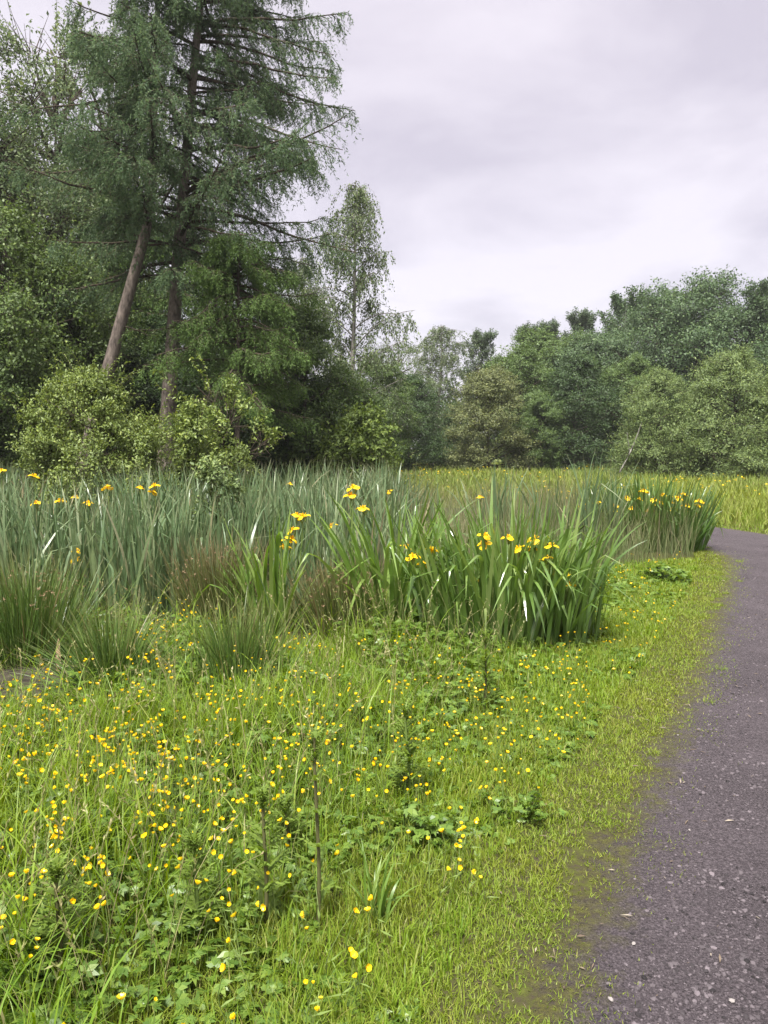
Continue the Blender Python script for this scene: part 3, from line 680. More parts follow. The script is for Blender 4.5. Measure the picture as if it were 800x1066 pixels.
# big near clump
o = gnd(540, 682)+np.array([0, .34, 0]); o[2] = -.01
t = thing('iris_clump', 'large dense yellow iris clump with drooping leaf tips nearest the path bend in mid foreground', 'iris', o, group=GI)
iris_leaves(560, .72, .36, 1.30, 11, fold_p=.36, lean=.09, out=.26, curl=.46, wmin=.022, wmax=.044).build('leaves', M['iris'], t)
for k, (px, py, two) in enumerate([(505, 558, 1), (430, 580, 0), (441, 588, 0), (556, 562, 1), (574, 569, 0), (568, 582, 0), (590, 600, 1), (492, 604, 0), (540, 572, 0), (529, 560, 0), (450, 573, 0), (563, 594, 0)]):
    iris_stalk(t, o, at(px, py, o[1]-.34+.1*(k % 4)), 100+k, bool(two))
o = gnd(408, 664)+np.array([0, .15, 0]); o[2] = -.01
t = thing('iris_clump', 'tall yellow iris clump of bright upright leaves leaning left beside the large dense one', 'iris', o, group=GI)
iris_leaves(150, .30, .2, 1.30, 12, lean=.2, out=.35, fold_p=.25, curl=.45, wmin=.026, wmax=.046).build('leaves', M['bright_iris'], t)
for k, (px, py) in enumerate([(365, 516), (378, 530), (423, 570), (368, 508)]): iris_stalk(t, o, at(px, py, o[1]+.2), 130+k)
o = gnd(281, 664)+np.array([0, .1, 0]); o[2] = -.01
t = thing('iris_clump', 'narrow bright green iris tuft with a yellow flower cluster in front of the reeds', 'iris', o, group=GI)
iris_leaves(75, .18, .14, 1.16, 13, lean=.16, out=.4, fold_p=.08, curl=.4, wmin=.022, wmax=.042).build('leaves', M['bright_iris'], t)
for k, (px, py) in enumerate([(305, 552), (299, 563), (297, 570), (316, 538), (309, 537)]): iris_stalk(t, o, at(px, py, o[1]+.25), 140+k, k == 0)
o = gnd(688, 577)+np.array([0, .5, 0]); o[2] = -.01
t = thing('iris_clump', 'dark green yellow iris clump where the path curves out of sight', 'iris', o, group=GI)
iris_leaves(720, .84, .5, 1.26, 14, lean=.10, out=.48, fold_p=.16, wmin=.022, wmax=.042).build('leaves', leaf_mat('dark_iris_leaves', [(0, (0.06, 0.12, 0.028)), (0.6, (0.092, 0.17, 0.038)), (1, (0.15, 0.23, 0.06))], 0.3, 0.3, 0.6), t)
for k, (px, py) in enumerate([(607, 526), (620, 524), (690, 516), (700, 524), (688, 525), (715, 527), (640, 527), (712, 515), (665, 520), (728, 522), (676, 532), (652, 519), (682, 521), (695, 530), (706, 519), (721, 534), (670, 512), (658, 530)]): iris_stalk(t, o, at(px, py, o[1]-.2+.1*(k % 4)), 150+k, k % 3 == 0)
# single flowering irises among the reeds
for k, (px, py, Y, lb) in enumerate([
    (2, 490, 8.6, 'flowering iris at the very left edge above the reeds'),
    (36, 496, 8.2, 'iris flower high in the reeds next to the left edge'),
    (38, 524, 7.6, 'iris flower in the reeds directly below the high one near the left edge'),
    (63, 522, 7.9, 'iris flower in the reeds left of the leafy bush front'),
    (79, 518, 8.3, 'iris flower tucked beside a reed clump under the leafy bush left end'),
    (112, 508, 8.0, 'bright iris flower right below the middle of the leafy bush'),
    (92, 524, 7.6, 'lower iris flower left of the bright one below the bush'),
    (146, 508, 8.6, 'left iris of the pair right of centre below the leafy bush'),
    (161, 506, 8.5, 'right iris of the pair below the leafy bush, with two flowers'),
    (80, 574, 6.8, 'iris flower halfway down the reeds above the dark rush tussock'),
    (346, 548, 7.9, 'single iris flower between the bright tuft and the tall iris clump'),
    (302, 504, 10.5, 'small distant iris flower in the reeds right of the sapling'),
    (406, 512, 9.8, 'single iris flower standing behind the tall iris clump'),
    (500, 518, 9.8, 'single iris flower in the sedge behind the large iris clump')]):
    p = at(px, py, Y); o = np.array([p[0], Y, -.01])
    t = thing('flowering_iris', lb, 'iris', o, group='single irises flowering among the reeds')
    iris_leaves(9, .08, .07, max(.7, p[2]*.85), 200+k, fold_p=.1).build('leaves', M['iris'], t)
    iris_stalk(t, o, p, 220+k, k in (8, 9), k % 2 == 0, base=np.array([0, 0, 0.]))

# ------------------------------------------------------------------ buttercups
def buttercup_flower(seed):
    r = np.random.default_rng(seed); a = Acc(); op = r.uniform(.45, 1.1)
    for k in range(5):
        az = k*2*PI/5+r.normal(0, .08); V = []
        for s, w_ in ((.08, .25), (.45, .95), (.8, 1.05), (1, .6)):
            th = op*(1-.25*s); rad = .0155*s*math.sin(th)+.001; z = .0155*s*math.cos(th)
            for q in (-.5, 0, .5): V.append((rad*math.cos(az)-q*w_*.0145*math.sin(az), rad*math.sin(az)+q*w_*.0145*math.cos(az), z+abs(q)*.003))
        a.add(np.array(V), np.array([(i*3+c, i*3+c+1, i*3+c+4, i*3+c+3) for i in range(3) for c in (0, 1)]))
    th = np.arange(6)*PI/3
    V = np.concatenate([np.stack([np.cos(th)*.004, np.sin(th)*.004, np.full(6, .003)], -1), [[0, 0, .0085]]]); a.add(V, np.array([(i, (i+1) % 6, 6) for i in range(6)]))
    return a
BFL = [buttercup_flower(k) for k in range(5)]
BFM = [b.build('flower', M['petal'], link=False) for b in BFL]
def bc_stem(seed):
    r = np.random.default_rng(seed); a = Acc(); s = np.linspace(0, 1, 6)
    pts = np.stack([r.normal(0, .05)*s**2+r.normal(0, .015)*np.sin(s*PI), r.normal(0, .05)*s**2+r.normal(0, .015)*np.sin(s*PI), s*1.0], -1)
    tubes(a, pts*np.array([1, 1, 1]), .0017, .0012, 3)
    q = pts[3:4]; leaves(a, q, np.array([[r.normal(), r.normal(), 1.2]]), unit(1, r), .05, .008); leaves(a, pts[2:3], np.array([[r.normal(), r.normal(), 1.]]), unit(1, r), .07, .010)
    return a.build('stem', M['stem'], link=False), pts[-1]
BST = [bc_stem(k) for k in range(6)]
# where they grow: (photo x, y, spread x, spread y, weight)
BLOBS = [(35, 735, 45, 30, 9), (85, 770, 50, 28, 8), (120, 815, 60, 30, 5), (190, 775, 50, 30, 7), (180, 665, 22, 20, 5), (205, 700, 40, 24, 6), (60, 860, 55, 40, 6), (165, 815, 45, 26, 6),
         (250, 760, 60, 30, 7), (330, 740, 60, 32, 6), (330, 700, 45, 20, 5), (430, 720, 60, 30, 4), (520, 715, 55, 22, 6), (600, 715, 45, 22, 4), (650, 670, 32, 24, 6), (690, 640, 30, 18, 4), (640, 640, 30, 18, 3), (690, 600, 30, 14, 3), (645, 585, 22, 8, 3),
         (470, 800, 60, 40, 2), (530, 770, 50, 30, 2), (240, 870, 90, 50, 2.4), (350, 870, 90, 60, 1.6), (150, 990, 120, 50, 1.2), (330, 980, 90, 50, .5), (420, 830, 60, 50, 1.2), (90, 920, 80, 50, 1.6), (560, 820, 40, 30, .8)]
def bc_points(n, r):
    wts = np.array([b[4] for b in BLOBS]); c = r.choice(len(BLOBS), n, p=wts/wts.sum()); B = np.array(BLOBS)[c]
    m = n//4; cl = r.integers(0, m, n); cb = c[:m]; Bm = np.array(BLOBS)[cb]; cx = r.normal(Bm[:, 0], Bm[:, 2]*1.1); cyy = r.normal(Bm[:, 1], Bm[:, 3]*1.1)
    px = cx[cl]+r.normal(0, 1, n)*(cyy[cl]-440)*.032; py = cyy[cl]+r.normal(0, 1, n)*(cyy[cl]-440)*.022; out_ = []
    for x_, y_ in zip(px, py):
        if y_ < 560 or y_ > 1085 or x_ < -25: continue
        h = r.uniform(.20, .42) if x_ < 420 else r.uniform(.12, .27)
        p = gnd(x_, y_, h); d = float(path_dist(p[0], p[1]))
        if d < .45: continue
        h = min(h, .06+.16*d); p[2] = h
        if blocked(p[0], p[1], .7) or p[1] < 1.45 or bool(in_reeds(p[0], p[1])): continue
        out_.append((p[0], p[1], h, x_, y_))
    return np.array(out_)
rb = np.random.default_rng(31)
bp = bc_points(1450, rb); bp = bp[np.argsort(bp[:, 1])]
def bc_label(px, py):
    if py > 900: return 'yellow buttercup low in the grass near the bottom of the picture'
    if px < 140 and py > 800: return 'yellow buttercup in the tall grass toward the left edge below the flowery drift'
    if px < 140: return 'yellow buttercup in the thick drift in front of the muddy patch'
    if px < 300 and py < 720: return 'yellow buttercup standing among the rush tussocks'
    if px < 300: return 'yellow buttercup in the grass below the upright green rush tussock'
    if px < 480 and py > 780: return 'yellow buttercup around the dark stemmed thistle in the middle of the grass'
    if px < 480: return 'yellow buttercup in front of the bright iris tuft and tall iris clump'
    if py < 700: return 'yellow buttercup on the short grass right of the large iris clump'
    return 'yellow buttercup in the grass between the large iris clump and the path edge'
NIND = 295
for k, (x, y, h, px, py) in enumerate(bp[:NIND]):
    s_i = k % 6; stem, top = BST[s_i]
    z0 = float(hgt(x, y)); sc = h-z0; an = rb.uniform(0, 6.28)
    # foot placed so that the flower ends up at (x, y)
    ox, oy = top[0]*math.cos(an)-top[1]*math.sin(an), top[0]*math.sin(an)+top[1]*math.cos(an)
    t = thing('buttercup', bc_label(px, py), 'buttercup', (x-ox, y-oy, z0), an, 'yellow buttercups across the meadow')
    s_ = link_obj('stem', stem, t); s_.scale = (1, 1, sc)
    f = link_obj('flower', BFM[k % 5], t); f.location = (top[0], top[1], sc); fs = rb.uniform(.45, .95); f.scale = (fs,)*3; f.rotation_euler = (rb.normal(0, .6), rb.normal(0, .6), 0)
rest = bp[NIND:]
a = Acc(); sA = Acc()
for x, y, h, px, py in rest:
    b = BFL[rb.integers(0, 5)]; V = np.concatenate(b.V)*rb.uniform(.42, .85); th, ph = rb.normal(0, .6), rb.uniform(0, 6.28)
    V = V@np.array([[math.cos(th), 0, math.sin(th)], [0, 1, 0], [-math.sin(th), 0, math.cos(th)]]); c, s = math.cos(ph), math.sin(ph)
    V = V@np.array([[c, s, 0], [-s, c, 0], [0, 0, 1]])+np.array([x, y, h])
    n_ = a.n; a.V.append(V.astype(np.float32)); a.n += len(V)
    for f in b.F: a.F.append(f+n_); a.M.append(np.zeros(len(f), np.int32))
    a.A.append(np.zeros(len(V), np.float32))
P1 = rest[:, :3].copy(); P0 = P1.copy(); P0[:, 2] = hgt(P0[:, 0], P0[:, 1]); P0[:, :2] += rb.normal(0, .03, (len(P0), 2))
tubes(a, np.stack([P0, (P0+P1)/2+rb.normal(0, .008, P0.shape), P1], 1), .0017, .0012, 3, mat=1)
tag(a.build('small_buttercups', [M['petal'], M['stem']]), 'yellow buttercups too small and many to count further back in the meadow', kind='stuff')

# ------------------------------------------------------------------ thistles and other single plants
def thistle(i, label, px, py, top, stem_dark=True, leafy=1.0):
    r = np.random.default_rng(700+i); g = gnd(px, py); H = at(px, top, g[1])[2]; 
    t = thing('thistle', label, 'thistle', (g[0], g[1], 0), group='thistles standing up out of the grass')
    a = Acc(); s = np.linspace(0, 1, 8); pts = np.stack([r.normal(0, .015)*s+.006*np.sin(s*5), r.normal(0, .015)*s, s*H], -1)
    tubes(a, pts, .008, .005, 6); a.build('stem', M['thistle_stem' if stem_dark else 'stem'], t)
    b = Acc(); n = int(46*leafy); u = np.concatenate([r.uniform(.08, .85, n), r.uniform(.86, 1.0, 22)]); n = len(u)
    q, _ = along(pts[None].repeat(1, 0), u[None]); q = q[0]; az = np.arange(n)*2.4+r.normal(0, .3, n)
    L = np.where(u < .85, r.uniform(.09, .15, n)*(1.05-.45*u), r.uniform(.045, .085, n)); up = np.where(u < .85, .35, 1.1)
    D = np.stack([np.cos(az), np.sin(az), up+r.normal(0, .25, n)], -1)
    blades(b, q, az, L, L*.17, np.where(u < .85, r.uniform(.6, 1.0, n), r.uniform(.1, .6, n)), r.uniform(.2, 1.0, n), 6, r, prof=1.0, face=.2, base_w=.5)
    # spiny side lobes
    for f_ in (.3, .5, .7):
        for sg in (-1, 1):
            th = np.where(u < .85, .9, .35); p2 = q+np.stack([np.cos(az)*np.sin(th), np.sin(az)*np.sin(th), np.cos(th)], -1)*(L*f_)[:, None]
            D2 = np.stack([np.cos(az+sg*.9), np.sin(az+sg*.9), .3+r.normal(0, .2, n)], -1); leaves(b, p2, D2, unit(n, r)*.3+np.array([0, 0, 1.]), L*.26, L*.08)
    b.build('leaves', M['thistle'], t)
    return t
for i, s in enumerate([
    ('tall dark stemmed thistle standing alone in the middle of the foreground grass', 331, 972, 768, True, .3),
    ('pale green topped thistle right in front of the large iris clump', 504, 742, 662, True, 1.1),
    ('bushy thistle rising between the tall dark stemmed one and the path', 426, 838, 738, False, 1.2),
    ('slender thistle just left of the tall dark stemmed one', 276, 975, 825, True, .8),
    ('short thistle close to the left foot of the tall dark stemmed one', 300, 900, 838, True, .8),
    ('dark thistle in the bottom left corner of the grass', 62, 1035, 905, True, 1.2),
    ('small thistle in the grass halfway between the corner one and the slender one', 205, 985, 880, False, .9)]): thistle(i, *s)
def tuft(label, px, py, h, n, seed, mat='bright_iris', sp=.05):
    r = np.random.default_rng(seed); g = gnd(px, py)
    t = thing('grass_tuft', label, 'grass tuft', (g[0], g[1], 0), group='broad bladed grass tufts'); a = Acc()
    P = np.concatenate([r.normal(0, sp*.5, (n, 2)), np.zeros((n, 1))], 1)
    blades(a, P, r.uniform(0, 2*PI, n), h*r.uniform(.5, 1.1, n), r.uniform(.008, .016, n), np.abs(r.normal(.35, .25, n)), r.gamma(2, .35, n), 8, r, prof=1.2, face=.3)
    a.build('blades', M[mat], t)
tuft('broad bladed pale grass tuft beside the foot of the tall dark stemmed thistle', 392, 962, .30, 26, 71)
tuft('coarse grass tuft arching over at the left edge low in the picture', 20, 1020, .42, 46, 72, 'grass', .08)
tuft('single tuft of upright blades by the leafy plant on the left edge', 118, 900, .40, 40, 73, 'grass', .07)
def dock(label, px, py, h, n, seed, size):
    r = np.random.default_rng(seed); g = gnd(px, py); t = thing('leafy_plant', label, 'plant', (g[0], g[1], 0)); a = Acc()
    if n < 40:
        az = np.arange(n)*2.4+r.normal(0, .3, n); P = np.stack([r.normal(0, .04, n), r.normal(0, .04, n), r.uniform(.02, h, n)], -1)
        leaves(a, P, np.stack([np.cos(az), np.sin(az), r.uniform(.1, .9, n)], -1), unit(n, r)*.3+np.array([0, 0, 1.]), r.uniform(.6, 1.2, n)*size, size*.42, 0, .12, True)
    else:
        q = unit(n, r)*r.random((n, 1))**.4; q[:, 2] = np.abs(q[:, 2]); P = q*np.array([h*1.6, h*1.3, h])*(1+.5*r.random((n, 1)))+np.array([0, 0, .02])
        herb_leaf_set(a, P, size*r.uniform(.4, .8, n), r, .6); tubes(a, np.stack([P*np.array([.5, .5, 0]), P], 1), .0022, .0015, 3)
    a.build('leaves', M['herb'], t)
dock('broad leaved green dock plant at the left edge below the mud', 12, 815, .28, 26, 81, .15)
dock('low dark leafy plant on the short grass before the far iris clump', 690, 606, .16, 150, 82, .10)
dock('low leafy herb patch in front of the bushy thistle near the path', 540, 850, .09, 60, 83, .055)
dock('leafy green herb clump under the large iris clump on its left', 470, 690, .16, 120, 84, .08)
dock('leafy herb clump right of the tall dark stemmed thistle', 420, 880, .12, 110, 85, .07)

# straw and leaf litter lying on the path and its worn edge
K = 1500; i = rng.integers(20, 240, K); u = np.where(rng.random(K) < .65, rng.normal(-.1, .28, K), rng.uniform(-.3, PW, K)); c = PL[i]+nrm[i]*u[:, None]+rng.normal(0, .03, (K, 2))
a = Acc(); an = rng.uniform(0, 2*PI, K); D = np.stack([np.cos(an), np.sin(an), rng.normal(.0, .08, K)], -1); Ln = .010+.045*rng.random(K)**2.5
leaves(a, np.concatenate([c, np.full((K, 1), .020)], 1), D, np.array([0, 0, 1.])+.4*unit(K), Ln, np.minimum(Ln*rng.uniform(.06, .3, K), .008)); tag(a.build('litter', leaf_mat('litter', [(0, (0.10, 0.075, 0.055)), (.7, (0.2, 0.16, 0.115)), (1, (0.33, 0.29, 0.23))], 0.1, .8, .1)), 'bits of straw and dead leaf lying on the path edge', kind='stuff')
# single pale stones and chips on the path
for k, (px, py, s, lb) in enumerate([(762, 1041, .011, 'white stone chip on the path at the bottom right'), (660, 982, .008, 'small white chip on the path near its worn grass edge'), (718, 864, .007, 'pale chip in the middle of the path beside dark grit'),
                                     (706, 765, .009, 'pale chip at the left side of the path further up'), (636, 1040, .008, 'pale stone where the path meets bare soil at the bottom')]):
    g = gnd(px, py, .016); a = Acc(); stones(a, np.zeros((1, 3)), [s], 0, np.random.default_rng(k), .5); o = a.build('stone_chip', M['white_stone'], smooth=False); o.location = g; tag(o, lb, 'stone', 'pale stone chips on the path')

# ------------------------------------------------------------------ trees
def trunk_pts(H, lean, r, n=12, wob=.12):
    s = np.linspace(0, 1, n); return np.stack([lean[0]*s+wob*np.sin(s*5+r.uniform(0, 6))*s, lean[1]*s+wob*np.cos(s*4+r.uniform(0, 6))*s, s*H], -1)
def broadleaf(seed, H, W, base, n_lobe, n_twig, n_leaf, leaf, mats, shape='round', lobe_r=.32, droop=.25, r0=None, low=False, fine=False, gap=0.0, trunk_h=.8, upd=.35, asp=.55, shoots=0):
    """returns meshes (trunk, branches, crown) of one tree H tall and W wide, crown starting at height base"""
    r = np.random.default_rng(seed); tr = trunk_pts(H*trunk_h, (r.normal(0, .04*H), r.normal(0, .04*H)), r); r0 = r0 or .016*H+.03
    tA = Acc(); s = np.linspace(0, 1, 12); tubes(tA, tr, 0, 0, 8, rad=r0*(1-.94*s)+.25*r0*np.exp(-s*14))
    i = np.arange(n_lobe); u = (i+.5)/n_lobe; u = np.clip(u+r.normal(0, .06, n_lobe), .02, .98)
    prof = {'round': np.sin(PI*np.clip(.10+.86*u, 0, 1))**.7, 'cone': (1-u)**.8*.95+.08, 'column': np.minimum(1, 5*(u+.06))*np.minimum(1, (1.06-u)*2.2)*.95, 'dome': np.sqrt(np.clip(1-u**2.2, .02, 1)), 'vase': (.45+.55*u)*np.sqrt(np.clip(1.04-u**3, .02, 1))}[shape]
    az = i*2.39996+r.normal(0, .35, n_lobe); zc = base+(H-base)*(u*.94+.02)
    lr = W*.5*lobe_r*2*r.uniform(.75, 1.25, n_lobe)*(.55+.45*prof)
    rad = np.maximum(W*.5*prof-lr*.65, 0)*r.uniform(.65, 1.12, n_lobe)
    zi = np.clip(zc/(H*trunk_h), .0, 1); tx = np.interp(zi, s, tr[:, 0]); ty = np.interp(zi, s, tr[:, 1])
    C = np.stack([tx+np.cos(az)*rad, ty+np.sin(az)*rad, zc-lr*.2], -1)
    zs = np.clip((zc-.5*rad-.25*lr)/(H*trunk_h), .12, .98); S = np.stack([np.interp(zs, s, tr[:, k]) for k in range(3)], -1)
    q = np.linspace(0, 1, 6)[None, :, None]; Lp = S[:, None]*(1-q)+C[:, None]*q; Lp[..., 2] += (np.sin(q[..., 0]*PI)*(-.06)*rad[:, None]); Lp[:, 1:-1] += r.normal(0, .03*W/8, (n_lobe, 4, 3))
    bA = Acc(); tubes(bA, Lp, r0*.36, r0*.09, 5)
    # twigs
    D = unit(n_lobe*n_twig, r); D[:, 2] = D[:, 2]*.8+upd*.6; D = norm(D); lob = np.repeat(np.arange(n_lobe), n_twig)
    outw = norm(np.stack([np.cos(az), np.sin(az), .3*np.ones(n_lobe)], -1))[lob]; D = norm(D+.45*outw)
    ln = lr[lob]*r.uniform(.55, 1.18, len(lob))
    T = strands(C[lob]+D*(lr[lob]*.10)[:, None], D, ln, droop, 5)
    tubes(bA, T[r.random(len(T)) < .55], r0*.055+.004, .004, 3)
    cA = Acc(); nT = len(T); uu = 1-.72*r.random((nT, n_leaf))**1.25; P, dd = along(T, uu); P = P.reshape(-1, 3); dd = dd.reshape(-1, 3)
    K = len(P); sig = (lr[lob]*.13)[:, None].repeat(n_leaf, 1).reshape(-1, 1)
    P = P+r.normal(0, 1, (K, 3))*sig*np.array([1, 1, .6])
    oc = norm(P-C[lob].repeat(n_leaf, 0)); Dl = norm(dd*.6+unit(K, r)*.9+np.array([0, 0, -.25])); Nn = norm(unit(K, r)*.5+np.array([0, 0, .45])+.8*oc)
    if gap: k = fbm(P[:, 0]*1.1+P[:, 2], P[:, 1]*1.1+P[:, 2]*.8, seed, 2) > gap; P, Dl, Nn = P[k], Dl[k], Nn[k]; K = len(P)
    m = r.random(K); L = leaf*r.uniform(.6, 1.3, K)
    leaves(cA, P, Dl, Nn, L, L*asp, 0, .12, fine)
    if shoots:
        k = r.integers(0, n_lobe, shoots); D = norm(outw.reshape(n_lobe, n_twig, 3)[k, 0]*r.uniform(.2, 1.1, (shoots, 1))+np.array([0, 0, .8])+unit(shoots, r)*.4)
        Ts = strands(C[k]+D*(lr[k]*.5)[:, None], D, lr[k]*r.uniform(.8, 2.1, shoots), .35, 7); tubes(bA, Ts, .006, .003, 4)
        nl = 26; P, dd = along(Ts, np.linspace(.12, 1, nl)[None].repeat(shoots, 0)); P = P.reshape(-1, 3); dd = dd.reshape(-1, 3); n2 = len(P)
        L = leaf*r.uniform(.7, 1.45, n2); leaves(cA, P, dd*.5+unit(n2, r)*.9, norm(unit(n2, r)*.5+np.array([0, 0, 1.])), L, L*asp, 0, .12, fine)
    return tA, bA, cA
def tree_meshes(kind, acc3, bark, leafm):
    return [acc3[0].build('trunk', bark, link=False), acc3[1].build('branches', M['twig'] if kind == 'larch' else bark, link=False), acc3[2].build('crown', leafm, link=False)]
def weeping(seed, H, W, base, n_limb, n_hang, leaf):
    r = np.random.default_rng(seed); s = np.linspace(0, 1, 14); tr = np.stack([.06*H*s+.15*np.sin(s*4), .1*np.sin(s*6), s*H], -1)
    tA = Acc(); tubes(tA, tr, .012*H, .015, 7)
    u = np.linspace(.02, 1, n_limb); z = base+(H-base)*u*.97; az = np.arange(n_limb)*2.4+r.normal(0, .4, n_limb)
    L = W*.55*(1.02-u)**.6*r.uniform(.6, 1.1, n_limb)+.3; S = np.stack([np.interp(z/H, s, tr[:, k]) for k in range(3)], -1)
    pts = strands(S, np.stack([np.cos(az), np.sin(az), r.uniform(.8, 1.5, n_limb)], -1), L, r.uniform(.9, 2.0, n_limb), 8)
    bA = Acc(); tubes(bA, pts, .03, .008, 4)
    uu = r.uniform(.25, 1, (n_limb, n_hang)); P, dd = along(pts, uu); P = P.reshape(-1, 3); K = len(P)
    h = strands(P, unit(K, r)*.6+np.array([0, 0, .1]), r.uniform(.4, 1.9, K)*(H/12), 2.2, 6); tubes(bA, h, .005, .003, 3)
    cA = Acc(); nl = 30; P, dd = along(h, r.uniform(.08, 1, (K, nl))); P = P.reshape(-1, 3)+r.normal(0, .05, (K*nl, 3)); dd = dd.reshape(-1, 3); n = len(P)
    Lf = leaf*r.uniform(.6, 1.3, n); leaves(cA, P, dd*.5+unit(n, r)*.7+np.array([0, 0, -.6]), unit(n, r), Lf, Lf*.6)
    return tA, bA, cA
def larch(seed, H, base, Lmax, n_br, lean, r0, trunk_n=16, bow=0.0, low_dead=8, sag=.35, dens=1.0, az_bias=None, top_frac=1.0, kink=2.0):
    r = np.random.default_rng(seed); s = np.linspace(0, 1, trunk_n)
    sx = np.where(s < kink, s, kink+.12*(s-kink)); tr = np.stack([lean[0]*sx+bow*np.sin(s*PI), lean[1]*s, s*H], -1)
    tA = Acc(); tubes(tA, tr, 0, 0, 10, rad=r0*(1-.9*s)+.3*r0*np.exp(-s*16)+.015)
    u = (np.arange(n_br)+r.random(n_br))/n_br; z = base+(H-base)*u**.9*top_frac; az = np.arange(n_br)*2.39996+r.normal(0, .4, n_br)
    if az_bias is not None: az = np.where(r.random(n_br) < .4, az_bias+r.normal(0, .7, n_br), az)
    L = (Lmax*(1-((z-base)/(H-base)))**.62*np.clip(.62+3*u, 0, 1)+.25)*r.uniform(.6, 1.12, n_br)
    S = np.stack([np.interp(z/H, s, tr[:, k]) for k in range(3)], -1)
    pts = strands(S, np.stack([np.cos(az), np.sin(az), r.uniform(-.12, .42, n_br)], -1), L, sag+r.uniform(-.1, .55, n_br), 10, up=.55)
    pts[:, 1:] += np.cumsum(r.normal(0, .02, (n_br, 9, 3)), 1)
    bA = Acc(); tubes(bA, pts, .012+.0105*L, .008, 5)
    if low_dead:
        zz = r.uniform(.25*base, base, low_dead); a2 = r.uniform(0, 2*PI, low_dead); S2 = np.stack([np.interp(zz/H, s, tr[:, k]) for k in range(3)], -1)
        tubes(bA, strands(S2, np.stack([np.cos(a2), np.sin(a2), r.uniform(-.2, .3, low_dead)], -1), r.uniform(.5, 1.7, low_dead), .3, 6), .014, .004, 4)
    # side branchlets
    nb = int(30*dens); uu = np.sort(r.uniform(.10, 1, (n_br, nb)), 1); P, dd = along(pts, uu); Lb = (.16+.36*L[:, None]*(1.04-uu)**.8*.75+.22*r.random((n_br, nb)))
    side = np.where(r.random((n_br, nb)) < .5, 1, -1)[..., None]; pr = norm(np.cross(dd, np.array([0, 0, 1.])))*side
    D = norm(dd*.75+pr*r.uniform(.45, 1.0, (n_br, nb))[..., None]+np.array([0, 0, 1.])*r.normal(-.12, .22, (n_br, nb))[..., None])
    P = P.reshape(-1, 3); D = D.reshape(-1, 3); Lb = np.minimum(Lb.reshape(-1), 1.5); K = len(P)
    bl = strands(P, D, Lb, r.uniform(.5, 1.7, K), 6); tubes(bA, bl, .006, .003, 3)
    # hanging third-order shoots
    nh = 4; P3, d3 = along(bl, r.uniform(.15, 1, (K, nh))); P3 = P3.reshape(-1, 3); k3 = len(P3)
    sh = strands(P3, unit(k3, r)*.7+d3.reshape(-1, 3)*.6+np.array([0, 0, -.45]), r.uniform(.12, .46, k3), 1.5, 4)
    cA = Acc()
    for st, nn, LL in ((bl, 17, .085), (sh, 9, .075)):
        Kk = len(st); Pn, dn = along(st, r.uniform(.05, 1, (Kk, nn))); Pn = Pn.reshape(-1, 3); dn = dn.reshape(-1, 3); n = len(Pn)
        l = LL*r.uniform(.6, 1.3, n); leaves(cA, Pn, dn*.8+unit(n, r)*.75, unit(n, r), l, l*.24, 0, .05)
    return tA, bA, cA

def put(name, label, cat, meshes, px, Y, top=None, H=None, rz=0., group=None, sx=1.0, z=-0.03):
    x = pxY(px, Y); k = 1.0
    if top is not None: k = (at(px, top, Y)[2]-z)/H
    t = thing(name, label, cat, (x, Y, z), rz, group, (k*sx, k*sx, k))
    for nm_, me in zip(('trunk', 'branches', 'crown'), meshes):
        if me is not None: link_obj(nm_, me, t)
    return t
GL = 'trees of the wood on the left'; GF = 'trees lining the far side of the meadow'
# --- larches, built in place
Y = 18.0
b = at(174, 470, Y); tp = at(200, 130, Y); Hl = 16.2; leanx = (tp[0]-b[0])/(tp[2]-b[2])*Hl
bx = b[0]-(b[2])*leanx/Hl
m = tree_meshes('larch', larch(1, Hl, 5.4, 4.95, 104, (leanx, .3), .19, bow=-.12, az_bias=0.1, dens=1.32), M['larch_bark'], M['larch'])
t = thing('larch_tree', 'tall larch with upright reddish brown trunk and long sweeping branches', 'tree', (bx, Y, 0), 0, GL)
for nm_, me in zip(('trunk', 'branches', 'crown'), m): link_obj(nm_, me, t)
Y = 17.0
b = at(112, 390, Y); tp = at(165, 190, Y); k = (tp[0]-b[0])/(tp[2]-b[2]); Hl = 13.8
m = tree_meshes('larch', larch(2, Hl, 6.1, 2.7, 62, (k*Hl, .6), .165, bow=-.1, low_dead=6, az_bias=-2.3, dens=1.2, kink=.5), M['larch_bark'], M['larch'])
t = thing('larch_tree', 'larch with paler trunk leaning to the right, left of the upright larch', 'tree', (b[0]-b[2]*k, Y, 0), 0, GL)
for nm_, me in zip(('trunk', 'branches', 'crown'), m): link_obj(nm_, me, t)
yl = larch(3, 8.0, 3.3, 3.5, 60, (.2, .1), .08, low_dead=2, sag=.6, dens=1.1)
YL = tree_meshes('larch', yl, M['bark'], M['young_larch'])
put('larch_tree', 'drooping bright green boughs of the upright larch, built as a separate young larch', 'tree', YL, 246, 16.8, 238, 8.0, .3, GL)  # small larch standing in for the upright larch's lit low boughs
put('larch_tree', 'young larch half hidden between the two tall larch trunks', 'tree', YL, 140, 24.0, 200, 8.0, 2.3, GL)

